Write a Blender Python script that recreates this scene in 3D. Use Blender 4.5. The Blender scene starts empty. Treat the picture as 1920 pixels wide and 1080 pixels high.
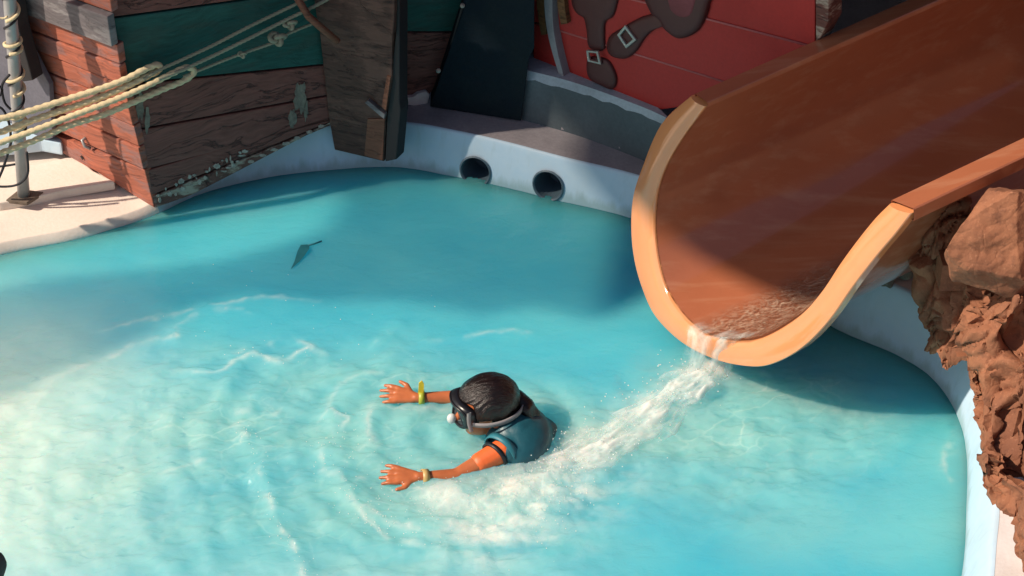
import bpy, bmesh, math, random
import numpy as np
from mathutils import Vector, noise, Matrix
R = math.radians
random.seed(7); rng = np.random.default_rng(7)
SC = bpy.context.scene
COL = SC.collection

# ------------------------------------------------------------------ camera
PITCH, FPX, DIST = R(36), 4000.0, 7.0
FW = Vector((0, math.cos(PITCH), -math.sin(PITCH))); UP = Vector((0, math.sin(PITCH), math.cos(PITCH)))
CAMP = -DIST * FW
cd = bpy.data.cameras.new('camera'); cam = bpy.data.objects.new('camera', cd); COL.objects.link(cam)
cam.location = CAMP; cam.rotation_euler = (R(90) - PITCH, 0, 0)
cd.sensor_width = 36; cd.lens = FPX / 1920 * 36; cd.clip_end = 500
SC.camera = cam

# ------------------------------------------------------------------ light
SUN_AZ = math.atan2(-0.30, -1.0)          # direction towards the sun in plan
SUN_EL = R(43)
TOSUN = Vector((math.cos(SUN_AZ) * math.cos(SUN_EL), math.sin(SUN_AZ) * math.cos(SUN_EL), math.sin(SUN_EL)))
W = bpy.data.worlds.new('World'); SC.world = W; W.use_nodes = True
nt = W.node_tree; nt.nodes.clear()
sky = nt.nodes.new('ShaderNodeTexSky'); sky.sky_type = 'NISHITA'; sky.sun_disc = False
sky.sun_elevation = SUN_EL; sky.sun_rotation = math.atan2(TOSUN.x, TOSUN.y)
sky.dust_density = 1.5; sky.air_density = 1.0
bg = nt.nodes.new('ShaderNodeBackground'); bg.inputs[1].default_value = 0.08
wo = nt.nodes.new('ShaderNodeOutputWorld')
nt.links.new(sky.outputs[0], bg.inputs[0]); nt.links.new(bg.outputs[0], wo.inputs[0])
sd = bpy.data.lights.new('sun', 'SUN'); sun = bpy.data.objects.new('sun', sd); COL.objects.link(sun)
sd.energy = 4.8; sd.angle = R(1.0); sd.color = (1.0, 0.86, 0.70)
sun.rotation_euler = TOSUN.to_track_quat('Z', 'Y').to_euler()
sun.location = TOSUN * 12
SC.view_settings.view_transform = 'Standard'; SC.view_settings.look = 'None'
SC.view_settings.exposure = 0.14; SC.view_settings.gamma = 1.0; SC.view_settings.use_curve_mapping = False
SC.cycles.max_bounces = 8

# ------------------------------------------------------------------ helpers
def ray(u, v): return FW + Vector((1, 0, 0)) * ((u - 960) / FPX) + UP * ((540 - v) / FPX)
def P(u, v, z=0.0):
    d = ray(u, v); return CAMP + d * ((z - CAMP.z) / d.z)
def onp(u, v, p0, n):                       # surveyed point on a plane standing in the world
    d = ray(u, v); return CAMP + d * ((p0 - CAMP).dot(n) / d.dot(n))

def link(name, me, mat=None, parent=None, smooth=False):
    o = bpy.data.objects.new(name, me); COL.objects.link(o)
    if mat is not None:
        for m in (mat if isinstance(mat, (list, tuple)) else [mat]): me.materials.append(m)
    if parent is not None: o.parent = parent
    if smooth:
        me.polygons.foreach_set('use_smooth', [True] * len(me.polygons))
    return o
def tag(o, label=None, cat=None, group=None, kind=None):
    for k, v in (('label', label), ('category', cat), ('group', group), ('kind', kind)):
        if v: o[k] = v
    return o
def empty(name, label, cat, group=None, loc=None):
    o = bpy.data.objects.new(name, None); COL.objects.link(o); o.empty_display_size = .1
    return tag(o, label, cat, group)
def mesh_from(name, vs, fs):
    me = bpy.data.meshes.new(name); me.from_pydata([tuple(v) for v in vs], [], fs); me.update(); return me
def fixn(me):
    bm = bmesh.new(); bm.from_mesh(me); bmesh.ops.recalc_face_normals(bm, faces=bm.faces); bm.to_mesh(me); bm.free(); me.update(); return me
def bev_mesh(me, w, seg=2):
    bm = bmesh.new(); bm.from_mesh(me); bmesh.ops.recalc_face_normals(bm, faces=bm.faces)
    bmesh.ops.bevel(bm, geom=bm.edges[:], offset=w, segments=seg, affect='EDGES', profile=.6)
    bm.to_mesh(me); bm.free(); me.update(); return me
def slab(name, front, vec, mat, parent=None, bev=.004, wob=0.0):
    """board: polygon 'front' (world points) given real thickness along vec"""
    f = [Vector(p) for p in front]
    if wob: f = [p + Vector((random.uniform(-wob, wob), random.uniform(-wob, wob) * .3, random.uniform(-wob, wob))) for p in f]
    n = len(f); vs = f + [p + vec for p in f]
    fs = [list(range(n)), list(range(2 * n - 1, n - 1, -1))] + [[i, (i + 1) % n, n + (i + 1) % n, n + i] for i in range(n)]
    me = mesh_from(name, vs, fs)
    if bev: bev_mesh(me, bev)
    else: fixn(me)
    return link(name, me, mat, parent)
def cr(pts, n=10, closed=False):
    """Catmull-Rom through points (tuples of any length)"""
    A = [np.array(p, float) for p in pts]; m = len(A); out = []
    rngi = range(m) if closed else range(m - 1)
    for i in rngi:
        if closed: a, b, c, d = A[i - 1], A[i], A[(i + 1) % m], A[(i + 2) % m]
        else: a, b, c, d = A[max(i - 1, 0)], A[i], A[i + 1], A[min(i + 2, m - 1)]
        for k in range(n):
            t = k / n
            out.append(.5 * ((2 * b) + (-a + c) * t + (2 * a - 5 * b + 4 * c - d) * t * t + (-a + 3 * b - 3 * c + d) * t ** 3))
    if not closed: out.append(A[-1])
    return out
def tube_geo(path, rad, seg=10, lobes=0, twist=0, amp=.18, cap=True):
    path = [Vector(p) for p in path]; n = len(path); vs = []; fs = []
    T0 = (path[1] - path[0]).normalized(); up = Vector((0, 0, 1)) if abs(T0.z) < .9 else Vector((1, 0, 0))
    N = (up - T0 * up.dot(T0)).normalized(); s = 0
    for i, p in enumerate(path):
        T = (path[min(i + 1, n - 1)] - path[max(i - 1, 0)]).normalized()
        N = (N - T * N.dot(T)).normalized(); B = T.cross(N)
        if i: s += (p - path[i - 1]).length
        r = rad[i] if isinstance(rad, (list, tuple)) else rad
        for k in range(seg):
            th = 2 * math.pi * k / seg
            rr = r * (1 + (amp * (abs(math.cos(lobes * .5 * (th - twist * s))) - .6) if lobes else 0))
            vs.append(p + (N * math.cos(th) + B * math.sin(th)) * rr)
    for i in range(n - 1):
        for k in range(seg):
            fs.append([i * seg + k, i * seg + (k + 1) % seg, (i + 1) * seg + (k + 1) % seg, (i + 1) * seg + k])
    if cap:
        fs.append(list(range(seg - 1, -1, -1))); fs.append([(n - 1) * seg + k for k in range(seg)])
    return vs, fs
def tube(name, path, rad, mat, parent=None, **k):
    vs, fs = tube_geo(path, rad, **k); return link(name, mesh_from(name, vs, fs), mat, parent, smooth=True)
def resample(path, step):
    path = [Vector(p) for p in path]; out = [path[0]]; acc = 0
    for a, b in zip(path[:-1], path[1:]):
        L = (b - a).length; d = step - acc
        while d <= L and L > 0:
            out.append(a.lerp(b, d / L)); d += step
        acc = (acc + L) % step
    out.append(path[-1]); return out

# ------------------------------------------------------------------ materials
def newmat(name):
    m = bpy.data.materials.new(name); m.use_nodes = True; m.node_tree.nodes.clear(); return m, m.node_tree
class NB:
    def __init__(s, nt): s.nt = nt
    def n(s, t, **k):
        x = s.nt.nodes.new(t)
        for a, b in k.items():
            if a == 'ins':
                for i, v in b.items():
                    if hasattr(v, 'is_output'): s.nt.links.new(v, x.inputs[i])
                    else: x.inputs[i].default_value = v
            else: setattr(x, a, b)
        return x
    def noise(s, vec, scale, detail=5, rough=.55, dist=0):
        return s.n('ShaderNodeTexNoise', ins={'Vector': vec, 'Scale': scale, 'Detail': detail, 'Roughness': rough, 'Distortion': dist}).outputs[0]
    def ramp(s, fac, stops):
        r = s.n('ShaderNodeValToRGB', ins={0: fac}); e = r.color_ramp.elements
        while len(e) < len(stops): e.new(.5)
        for x, (p, c) in zip(e, stops): x.position = p; x.color = (*c, 1) if not isinstance(c, (int, float)) else (c, c, c, 1)
        return r.outputs[0]
    def mix(s, f, a, b, mode='MIX'):
        m = s.n('ShaderNodeMix', data_type='RGBA', blend_type=mode)
        for i, v in ((0, f), (6, a), (7, b)):
            if hasattr(v, 'is_output'): s.nt.links.new(v, m.inputs[i])
            elif i == 0: m.inputs[0].default_value = v
            else: m.inputs[i].default_value = (*v, 1)
        return m.outputs[2]
    def math(s, op, a, b=0.0, clamp=False):
        return s.n('ShaderNodeMath', operation=op, use_clamp=clamp, ins={0: a, 1: b}).outputs[0]
    def pos(s, scale=(1, 1, 1), rot=(0, 0, 0)):
        g = s.n('ShaderNodeNewGeometry').outputs['Position']
        return s.n('ShaderNodeMapping', ins={0: g, 2: rot, 3: scale}).outputs[0]
    def bump(s, h, strength=.5, dist=.01, normal=None):
        i = {'Strength': strength, 'Distance': dist, 'Height': h}
        if normal is not None: i['Normal'] = normal
        return s.n('ShaderNodeBump', ins=i).outputs[0]
    def pbsdf(s, **k):
        p = s.n('ShaderNodeBsdfPrincipled')
        for a, v in k.items():
            a = a.replace('_', ' ')
            if hasattr(v, 'is_output'): s.nt.links.new(v, p.inputs[a])
            else: p.inputs[a].default_value = (*v, 1) if isinstance(v, tuple) and len(v) == 3 and a != 'Subsurface Radius' else v
        return p.outputs[0]
    def out(s, sh): s.n('ShaderNodeOutputMaterial', ins={0: sh})

def m_paint(name, col, rough=.5, var=.12, dirt=(.3, .25, .2), damt=.25, scale=6, bump=.15, spec=.5, fine=90):
    m, t = newmat(name); b = NB(t); p = b.pos()
    n1 = b.noise(p, scale, 6); n2 = b.noise(p, fine, 4)
    c = b.mix(b.math('MULTIPLY', b.ramp(n1, [(.45, 0.), (.75, 1.)]), damt), col, dirt)
    c = b.mix(var, c, b.ramp(n2, [(.3, .25), (.7, .9)]), 'OVERLAY')
    nrm = b.bump(b.math('ADD', b.math('MULTIPLY', n2, .4), n1), bump, .01)
    b.out(b.pbsdf(Base_Color=c, Roughness=b.math('ADD', rough - .1, b.math('MULTIPLY', n1, .25)), Normal=nrm, Specular_IOR_Level=spec)); return m

def m_wood(name, col, dark, rot=(0, 0, 0), wear=None, wearamt=0.0, scale=1.0, groove=1.0, rough=.6, gs=None):
    """weathered painted timber: grain runs along the board"""
    m, t = newmat(name); b = NB(t)
    p = b.pos((2.0 * scale, 2.0 * scale, 14 * scale), rot)
    warp = b.noise(b.pos((1, 1, 1)), 2.2, 3)
    pv = b.n('ShaderNodeVectorMath', operation='ADD', ins={0: p, 1: b.n('ShaderNodeCombineXYZ', ins={0: b.math('MULTIPLY', warp, 1.6), 2: b.math('MULTIPLY', warp, 3.0)}).outputs[0]}).outputs[0]
    g1 = b.noise(pv, 1.5, 8, .62); g2 = b.noise(pv, 7, 5, .6)
    lines = b.ramp(b.math('PINGPONG', b.math('MULTIPLY', g1, 9.0), 1.0), [(.0, 0.), (.16, 1.)])
    c = b.mix(b.ramp(g2, [(.35, 0.), (.7, 1.)]), col, tuple(x * .62 for x in col))
    c = b.mix(b.math('MULTIPLY', b.math('SUBTRACT', 1.0, lines), .75 * groove), c, dark)
    if wear is not None:
        w = b.ramp(b.noise(b.pos((3, 3, 9), rot), 2.3, 7, .65), [(.5, 0.), (.58, 1.)])
        c = b.mix(b.math('MULTIPLY', w, wearamt), c, wear)
    h = b.math('ADD', b.math('MULTIPLY', lines, .8 * groove), b.math('MULTIPLY', g2, .5))
    b.out(b.pbsdf(Base_Color=c, Roughness=b.math('ADD', rough, b.math('MULTIPLY', g2, .2)), Normal=b.bump(h, .6, .006))); return m

def m_simple(name, col, rough=.5, metal=0.0, nscale=40, bump=.2, var=.25, coat=0.0):
    m, t = newmat(name); b = NB(t); n1 = b.noise(b.pos(), nscale, 5)
    c = b.mix(b.math('MULTIPLY', n1, var * 2), col, tuple(x * .45 for x in col))
    b.out(b.pbsdf(Base_Color=c, Roughness=rough, Metallic=metal, Normal=b.bump(n1, bump, .004), Coat_Weight=coat)); return m

M = {}
M['poolwall'] = m_paint('pool_wall_paint', (.50, .66, .80), .42, .06, (.45, .52, .52), .35, 5, .06, fine=40)
def stain(mat):
    t = mat.node_tree; b = NB(t); pb_ = [n for n in t.nodes if n.type == 'BSDF_PRINCIPLED'][0]; src = pb_.inputs['Base Color'].links[0].from_socket
    sp = b.n('ShaderNodeSeparateXYZ', ins={0: b.pos()}); nz = b.noise(b.pos((7, 7, 1.2)), 2.5, 6, .65)
    band_ = b.ramp(b.math('ADD', sp.outputs[2], b.math('MULTIPLY', b.math('SUBTRACT', nz, .5), .12)), [(.012, .75), (.045, 0.)])
    drip = b.math('MULTIPLY', b.ramp(nz, [(.56, 0.), (.72, 1.)]), .30)
    c = b.mix(b.math('MAXIMUM', band_, drip), src, (.30, .42, .44)); t.links.new(c, pb_.inputs['Base Color'])
stain(M['poolwall'])
M['deck'] = m_paint('cream_deck', (.80, .69, .60), .7, .12, (.5, .42, .36), .45, 3.5, .25)
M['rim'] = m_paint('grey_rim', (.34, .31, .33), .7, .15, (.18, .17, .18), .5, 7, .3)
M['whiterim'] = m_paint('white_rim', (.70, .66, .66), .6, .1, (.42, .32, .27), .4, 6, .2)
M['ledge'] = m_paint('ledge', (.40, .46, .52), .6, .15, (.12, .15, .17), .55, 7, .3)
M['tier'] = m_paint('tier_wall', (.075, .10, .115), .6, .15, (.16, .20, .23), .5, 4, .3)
M['navy'] = m_paint('navy_black', (.008, .016, .024), .75, .1, (.02, .03, .03), .5, 6, .3, spec=.15)
M['red'] = m_paint('red_boards', (.44, .026, .020), .6, .1, (.27, .018, .016), .5, 3, .12)
M['slate'] = m_paint('shaded_hull_grey', (.12, .12, .15), .7, .15, (.06, .06, .08), .6, 9, .3)
M['brown'] = m_wood('carved_brown', (.21, .075, .058), (.02, .010, .012), wear=(.32, .30, .24), wearamt=.0)
M['brownworn'] = m_wood('worn_brown', (.16, .065, .05), (.015, .012, .012), wear=(.42, .38, .30), wearamt=.9)
M['green'] = m_wood('green_paint', (.008, .10, .085), (.005, .05, .045), groove=.25, wear=(.03, .06, .05), wearamt=.4)
M['redwood'] = m_wood('red_wood', (.46, .135, .080), (.12, .04, .035), rot=(0, 0, R(45)), wear=(.24, .15, .15), wearamt=.6, groove=.45)
M['greywood'] = m_wood('grey_wood', (.17, .15, .16), (.05, .045, .05), rot=(0, 0, R(45)), wear=(.4, .38, .38), wearamt=.35, groove=.5)
M['rudder'] = m_wood('rudder_wood', (.085, .038, .027), (.012, .01, .01), rot=(R(90), 0, 0), wear=(.15, .075, .055), wearamt=.6, groove=.6)
M['rudderlight'] = m_wood('bare_wood', (.22, .085, .048), (.10, .04, .025), rot=(R(90), 0, 0), groove=.6)
M['black'] = m_simple('black_wood', (.014, .013, .016), .7)
M['leather'] = m_simple('brown_leather', (.095, .022, .020), .5, nscale=25, bump=.4)
M['buckle'] = m_simple('buckle_metal', (.55, .50, .45), .38, .6, bump=.1)
M['pole'] = m_simple('pole_metal', (.40, .41, .42), .45, .35, nscale=20)
M['cord'] = m_simple('black_cord', (.015, .015, .022), .7)
M['rust'] = m_paint('rusty_plate', (.16, .12, .09), .8, .2, (.07, .05, .04), .8, 25, .5)
def m_rope(name, col):
    m, t = newmat(name); b = NB(t); n1 = b.noise(b.pos(), 160, 4); n2 = b.noise(b.pos(), 9, 4)
    c = b.mix(b.math('MULTIPLY', n1, .6), col, tuple(x * .5 for x in col)); c = b.mix(b.math('MULTIPLY', b.ramp(n2, [(.4, 0.), (.7, 1.)]), .35), c, tuple(x * .6 for x in col))
    b.out(b.pbsdf(Base_Color=c, Roughness=.85, Normal=b.bump(n1, .5, .003))); return m
M['rope'] = m_rope('hemp_rope', (.78, .64, .40)); M['ropeshade'] = m_rope('shaded_rope', (.34, .33, .24))  # greyer copy carries the hull's shade on the thin lines
M['pipe'] = m_simple('pipe_dark', (.09, .14, .18), .45)

def m_slide():
    m, t = newmat('orange_gelcoat'); b = NB(t); p = b.pos()
    n1 = b.noise(p, 2.5, 5); st = b.noise(b.pos((1.2, 14, 14), (0, R(-9), R(-28))), 1.6, 6, .6); n3 = b.noise(p, 60, 4)
    c = b.mix(b.ramp(n1, [(.35, 0.), (.7, .8)]), (.44, .150, .074), (.36, .112, .055))
    c = b.mix(b.math('MULTIPLY', b.ramp(st, [(.5, 0.), (.75, 1.)]), .30), c, (.62, .36, .22))
    c = b.mix(b.math('MULTIPLY', b.ramp(n3, [(.55, 0.), (.8, 1.)]), .18), c, (.25, .10, .05))
    r = b.math('ADD', .10, b.math('MULTIPLY', n1, .20))
    b.out(b.pbsdf(Base_Color=c, Roughness=r, Normal=b.bump(b.math('ADD', n1, b.math('MULTIPLY', n3, .06)), .12, .012), Coat_Weight=.8, Coat_Roughness=.08)); return m
M['slide'] = m_slide()
M['rim_bright'] = m_simple('brightened_gelcoat', (.74, .305, .125), .10, bump=.05, nscale=14, var=.10, coat=1.0)  # mouth rim colour lightened to carry its bright sky reflections
def m_rock():
    m, t = newmat('brown_rock'); b = NB(t); p = b.pos()
    n1 = b.noise(p, 5, 8, .6); n2 = b.noise(p, 34, 7, .65); v = b.n('ShaderNodeTexVoronoi', feature='DISTANCE_TO_EDGE', ins={'Vector': b.pos((1, 1, 1)), 'Scale': 13}).outputs[0]
    c = b.mix(b.ramp(n1, [(.35, 0.), (.65, 1.)]), (.33, .135, .070), (.20, .080, .045))
    c = b.mix(b.math('MULTIPLY', b.ramp(n2, [(.52, 0.), (.66, 1.)]), .5), c, (.11, .045, .03))
    c = b.mix(b.math('MULTIPLY', b.ramp(b.noise(p, 90, 3), [(.6, 0.), (.7, 1.)]), .3), c, (.50, .24, .14))
    h = b.math('ADD', n1, b.math('ADD', b.math('MULTIPLY', n2, .28), b.math('MULTIPLY', b.math('MINIMUM', v, .05), 1.0)))
    b.out(b.pbsdf(Base_Color=c, Roughness=.8, Normal=b.bump(h, .7, .02), Specular_IOR_Level=.3)); return m
M['rock'] = m_rock()
M['greyrock'] = m_paint('grey_stone', (.14, .13, .11), .8, .2, (.30, .29, .22), .6, 14, .6)
M['darkrock'] = m_paint('dark_rock', (.06, .05, .045), .85, .2, (.03, .025, .02), .6, 9, .6)

def m_water():
    m, t = newmat('pool_water'); b = NB(t); p = b.pos()
    foam = b.n('ShaderNodeAttribute', attribute_name='foam').outputs['Fac']
    aer_lit = b.n('ShaderNodeAttribute', attribute_name='aeration_lit').outputs['Fac']
    sh = b.n('ShaderNodeAttribute', attribute_name='pale_glare').outputs['Fac']
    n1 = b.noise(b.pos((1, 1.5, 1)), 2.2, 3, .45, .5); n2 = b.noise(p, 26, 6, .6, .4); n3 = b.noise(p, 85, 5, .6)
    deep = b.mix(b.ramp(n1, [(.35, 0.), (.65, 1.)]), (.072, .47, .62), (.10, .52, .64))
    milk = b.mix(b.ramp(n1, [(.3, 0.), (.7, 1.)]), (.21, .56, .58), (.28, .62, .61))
    c = b.mix(aer_lit, deep, milk)
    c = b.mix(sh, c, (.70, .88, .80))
    ff = b.math('ADD', foam, b.math('MULTIPLY', b.math('SUBTRACT', n2, .5), b.math('MULTIPLY', foam, 1.1)), True)
    ff = b.math('ADD', ff, b.math('MULTIPLY', b.math('SUBTRACT', n3, .5), b.math('MULTIPLY', foam, .8)), True)
    c = b.mix(b.math('MULTIPLY', ff, .85), c, (.76, .84, .81))
    wv = b.n('ShaderNodeVectorMath', operation='ADD', ins={0: b.pos((1, 1.7, 1)), 1: b.n('ShaderNodeVectorMath', operation='SCALE', ins={0: b.n('ShaderNodeTexNoise', ins={'Vector': p, 'Scale': 5.0, 'Detail': 4.0}).outputs[1], 3: .28}).outputs[0]}).outputs[0]
    caustic_web = b.n('ShaderNodeTexVoronoi', feature='DISTANCE_TO_EDGE', ins={'Vector': wv, 'Scale': 6.5}).outputs[0]  # pale lines painted in the pattern of sun caustics
    wl = b.math('MULTIPLY', b.ramp(caustic_web, [(.0, 1.), (.055, 0.)]), b.ramp(b.noise(p, 3.4, 3), [(.45, 0.), (.62, 1.)]))
    c = b.mix(b.math('MULTIPLY', b.math('MULTIPLY', wl, b.ramp(aer_lit, [(.55, 0.), (.85, 1.)])), .30), c, (.60, .84, .80))
    dk_ = b.ramp(b.noise(b.pos((1, 2.6, 1)), 13, 4, .6, 1.2), [(.60, 0.), (.70, 1.)])
    c = b.mix(b.math('MULTIPLY', b.math('MULTIPLY', dk_, aer_lit), .38), c, (.07, .38, .46))
    h = b.math('ADD', b.math('MULTIPLY', n2, .5), b.math('ADD', b.math('MULTIPLY', n3, b.math('ADD', .18, b.math('MULTIPLY', foam, 1.2))), b.math('MULTIPLY', b.noise(b.pos((1, 1.8, 1)), 9, 4, .5, .8), 1.2)))
    nr = b.bump(h, .36, .010)
    rough = b.math('ADD', .04, b.math('MULTIPLY', ff, .5))
    b.out(b.pbsdf(Base_Color=c, Roughness=rough, IOR=1.33, Normal=nr, Subsurface_Weight=.85, Subsurface_Radius=(.22, .50, .66), Subsurface_Scale=1.0)); return m
M['water'] = m_water()
def m_foam():
    m, t = newmat('splash'); b = NB(t); p = b.pos()
    n = b.noise(p, 26, 4, .5); n2 = b.noise(b.pos((1, 1, 1)), 11, 6, .62, .5)
    c = b.mix(b.ramp(n, [(.35, 0.), (.65, 1.)]), (.62, .75, .73), (.84, .86, .82))
    s = b.pbsdf(Base_Color=c, Roughness=.3, IOR=1.33, Normal=b.bump(n, .25, .010), Subsurface_Weight=.4, Subsurface_Radius=(.05, .06, .06), Subsurface_Scale=.3)
    tr = b.n('ShaderNodeBsdfTransparent').outputs[0]
    al = b.n('ShaderNodeAttribute', attribute_name='alpha').outputs['Fac']
    f = b.math('MULTIPLY', b.ramp(b.math('ADD', n2, b.math('MULTIPLY', b.math('SUBTRACT', al, .5), .9)), [(.25, 0.), (.85, 1.)]), .76)
    b.out(b.n('ShaderNodeMixShader', ins={0: f, 1: tr, 2: s}).outputs[0]); return m
M['splash'] = m_foam()
def m_film():
    m, t = newmat('water_film'); b = NB(t)
    n = b.noise(b.pos((1.6, 3, 3), (0, R(-9), R(-28))), 22, 5, .6, 1.2)
    nr = b.bump(n, .9, .012)
    g = b.n('ShaderNodeBsdfGlossy', ins={'Color': (1, 1, 1, 1), 'Roughness': .06, 'Normal': nr}).outputs[0]
    d = b.n('ShaderNodeBsdfDiffuse', ins={'Color': (.75, .55, .40, 1), 'Normal': nr}).outputs[0]
    tr = b.n('ShaderNodeBsdfTransparent').outputs[0]
    fr = b.n('ShaderNodeFresnel', ins={'IOR': 1.33, 'Normal': nr}).outputs[0]
    al = b.n('ShaderNodeAttribute', attribute_name='alpha').outputs['Fac']
    s1 = b.n('ShaderNodeMixShader', ins={0: b.math('MULTIPLY', b.math('MULTIPLY', b.ramp(n, [(.45, .05), (.65, .75)]), .7), al), 1: tr, 2: d}).outputs[0]
    b.out(b.n('ShaderNodeMixShader', ins={0: b.math('MULTIPLY', fr, al), 1: s1, 2: g}).outputs[0]); return m
M['film'] = m_film()
M['drop'] = m_simple('water_drop', (.80, .84, .80), .1, bump=0, var=0)
M['floor'] = m_simple('pool_floor', (.25, .45, .5), .7)

# ------------------------------------------------------------------ pool shell: wall, rim, deck
# control points round the waterline: x, y, height of the wall top, outward lean of the wall, deck level
CP = []
def cpx(u, v, zt, off, zd): q = P(u, v); CP.append((q.x, q.y, zt, off, zd))
CP.append((-2.6, -.75, .05, .03, .07)); CP.append((-2.3, -.1, .05, .03, .07))
cpx(0, 478, .035, .02, .07); cpx(150, 447, .035, .02, .07); cpx(285, 404, .035, .02, .07)
cpx(380, 362, .10, .02, .13); cpx(500, 333, .14, .025, .16); cpx(620, 319, .165, .03, .17); cpx(745, 314, .17, .03, .17)
cpx(860, 333, .17, .03, .17); cpx(950, 352, .165, .03, .165); cpx(1050, 377, .16, .03, .16); cpx(1180, 407, .155, .03, .155)
cpx(1310, 455, .16, .03, .16); cpx(1440, 525, .18, .04, .18)
cpx(1560, 612, .21, .05, .21); cpx(1680, 665, .21, .05, .21); cpx(1750, 712, .20, .05, .21); cpx(1793, 775, .19, .05, .20); cpx(1812, 850, .18, .05, .19)
cpx(1812, 950, .18, .05, .19); cpx(1803, 1080, .18, .06, .20)
CP += [(1.08, -1.9, .18, .05, .2), (.6, -2.5, .18, .05, .2), (-.2, -2.8, .18, .05, .2), (-1.1, -2.6, .15, .05, .16), (-1.9, -2.0, .08, .04, .1), (-2.5, -1.4, .05, .03, .07)]
NS = 24
ring = cr(CP, NS, closed=True); NR = len(ring)
nrm = []
for i in range(NR):
    d = ring[(i + 1) % NR][:2] - ring[i - 1][:2]; n2 = np.array((-d[1], d[0])); n2 /= np.linalg.norm(n2); nrm.append(n2)
ctr = np.array((-.3, -.8))
if np.dot(nrm[0], ring[0][:2] - ctr) < 0: nrm = [-n for n in nrm]
poolwall = empty('pool_wall', 'pale blue painted curved pool wall with two round openings at the waterline', 'pool wall')
# profile rows of the wall: (height fraction, lean fraction)
hv = [(-.5, -.02)] + [(k / 26, (k / 26) ** 1.6) for k in range(-3, 25)] + [(.965, .97), (.995, 1.08), (1.0, 1.25)]
vs = []; idx = lambda i, j: (i % NR) * len(hv) + j
for i in range(NR):
    x, y, zt, off, zd = ring[i]
    for (f, g) in hv:
        o_ = off * (g if f > 0 else 0); z = zt * f if f > -.4 else -.5
        vs.append([x + nrm[i][0] * o_, y + nrm[i][1] * o_, z])
# openings
HOLES = [(891, 320), (1027, 348)]
hole_c = []
for (u, v) in HOLES:
    best = min(range(len(vs)), key=lambda k: (Vector(vs[k]) - CAMP).normalized().cross(ray(u, v).normalized()).length)
    hole_c.append(np.array(vs[best]))
RH = .056; va = np.array(vs); hole_n = []
keep = np.ones(len(vs), bool)
for c in hole_c:
    i0 = min(range(NR), key=lambda i: np.hypot(*(ring[i][:2] - c[:2]))); hole_n.append(Vector((nrm[i0][0], nrm[i0][1], 0)))
fs = []
inh = lambda k: any(np.linalg.norm(va[k] - c) < RH for c in hole_c)
ins = [inh(k) for k in range(len(vs))]
for i in range(NR):
    for j in range(len(hv) - 1):
        q = [idx(i, j), idx(i + 1, j), idx(i + 1, j + 1), idx(i, j + 1)]
        if all(ins[k] for k in q): continue
        fs.append(q)
for k in range(len(vs)):
    if ins[k]:
        for c in hole_c:
            d = va[k] - c; L = np.linalg.norm(d)
            if L < RH: vs[k] = list(c + d / max(L, 1e-6) * RH)
me = mesh_from('wall_face', vs, fs); link('wall_face', me, [M['poolwall'], M['deck']], poolwall, smooth=True)
me.polygons.foreach_set('material_index', [1 if (f[0] // len(hv)) / NS < 4.1 or (f[0] // len(hv)) / NS > 24 else 0 for f in fs])
for c, n in zip(hole_c, hole_n):
    tang = Vector((-n.y, n.x, 0)); upv = Vector((0, 0, 1)); vv = []; ff = []; S = 28; c = Vector(c)
    rows = [(RH + .004, -.004), (RH - .001, -.007), (RH - .005, -.002), (RH - .005, .11)]
    for (r_, d_) in rows:
        for k in range(S):
            th = 2 * math.pi * k / S
            lean = .12 * math.sin(th) * r_
            vv.append(c + tang * (math.cos(th) * r_) + upv * (math.sin(th) * r_) + n * (d_ + lean))
    for a in range(len(rows) - 1):
        for k in range(S): ff.append([a * S + k, a * S + (k + 1) % S, (a + 1) * S + (k + 1) % S, (a + 1) * S + k])
    ff.append([(len(rows) - 1) * S + k for k in range(S)])
    link('pipe_opening', mesh_from('pipe_opening', vv, ff), M['pipe'], poolwall, smooth=False)

# deck sheet from the wall top outwards to the horizon
rows = [('o', .25, 0), ('o', .9, 0), ('s', .16, 1), ('s', .35, 1), ('s', .8, 1), ('s', 2.5, 1), ('s', 9, 1), ('s', 60, 1)]
vs = []; 
for i in range(NR):
    x, y, zt, off, zd = ring[i]; b0 = np.array((x, y)) + nrm[i] * off * 1.2; rad = (np.array((x, y)) - ctr); rad /= np.linalg.norm(rad)
    vs.append((*b0, zt - .001))
    vs.append((*(b0 + nrm[i] * .035), zt + .001))
    for d_ in (.07, .16, .35, .8, 2.5, 9, 60):
        vs.append((*(b0 + (nrm[i] * .4 + rad * .6) * d_), zt + (zd - zt) * min(1, d_ / .35)))
nc = 9; fs = []; mi = []
for i in range(NR):
    seg = i / NS
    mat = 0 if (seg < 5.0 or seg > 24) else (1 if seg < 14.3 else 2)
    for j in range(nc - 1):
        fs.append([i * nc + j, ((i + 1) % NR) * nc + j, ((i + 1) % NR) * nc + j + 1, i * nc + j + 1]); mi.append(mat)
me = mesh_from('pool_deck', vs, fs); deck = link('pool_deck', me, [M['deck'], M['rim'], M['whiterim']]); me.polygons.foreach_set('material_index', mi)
fixn(me); me.polygons.foreach_set('use_smooth', [True] * len(fs)); tag(deck, kind='structure')
fl = [(x, y, -.5) for x, y, *_ in ring]
tag(link('pool_floor', mesh_from('pool_floor', fl, [list(range(NR))]), M['floor']), kind='structure')

# ------------------------------------------------------------------ water
STEP = .0062
xs = np.arange(-2.75, 1.5, STEP); ys = np.arange(-2.9, .86, STEP)
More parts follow.
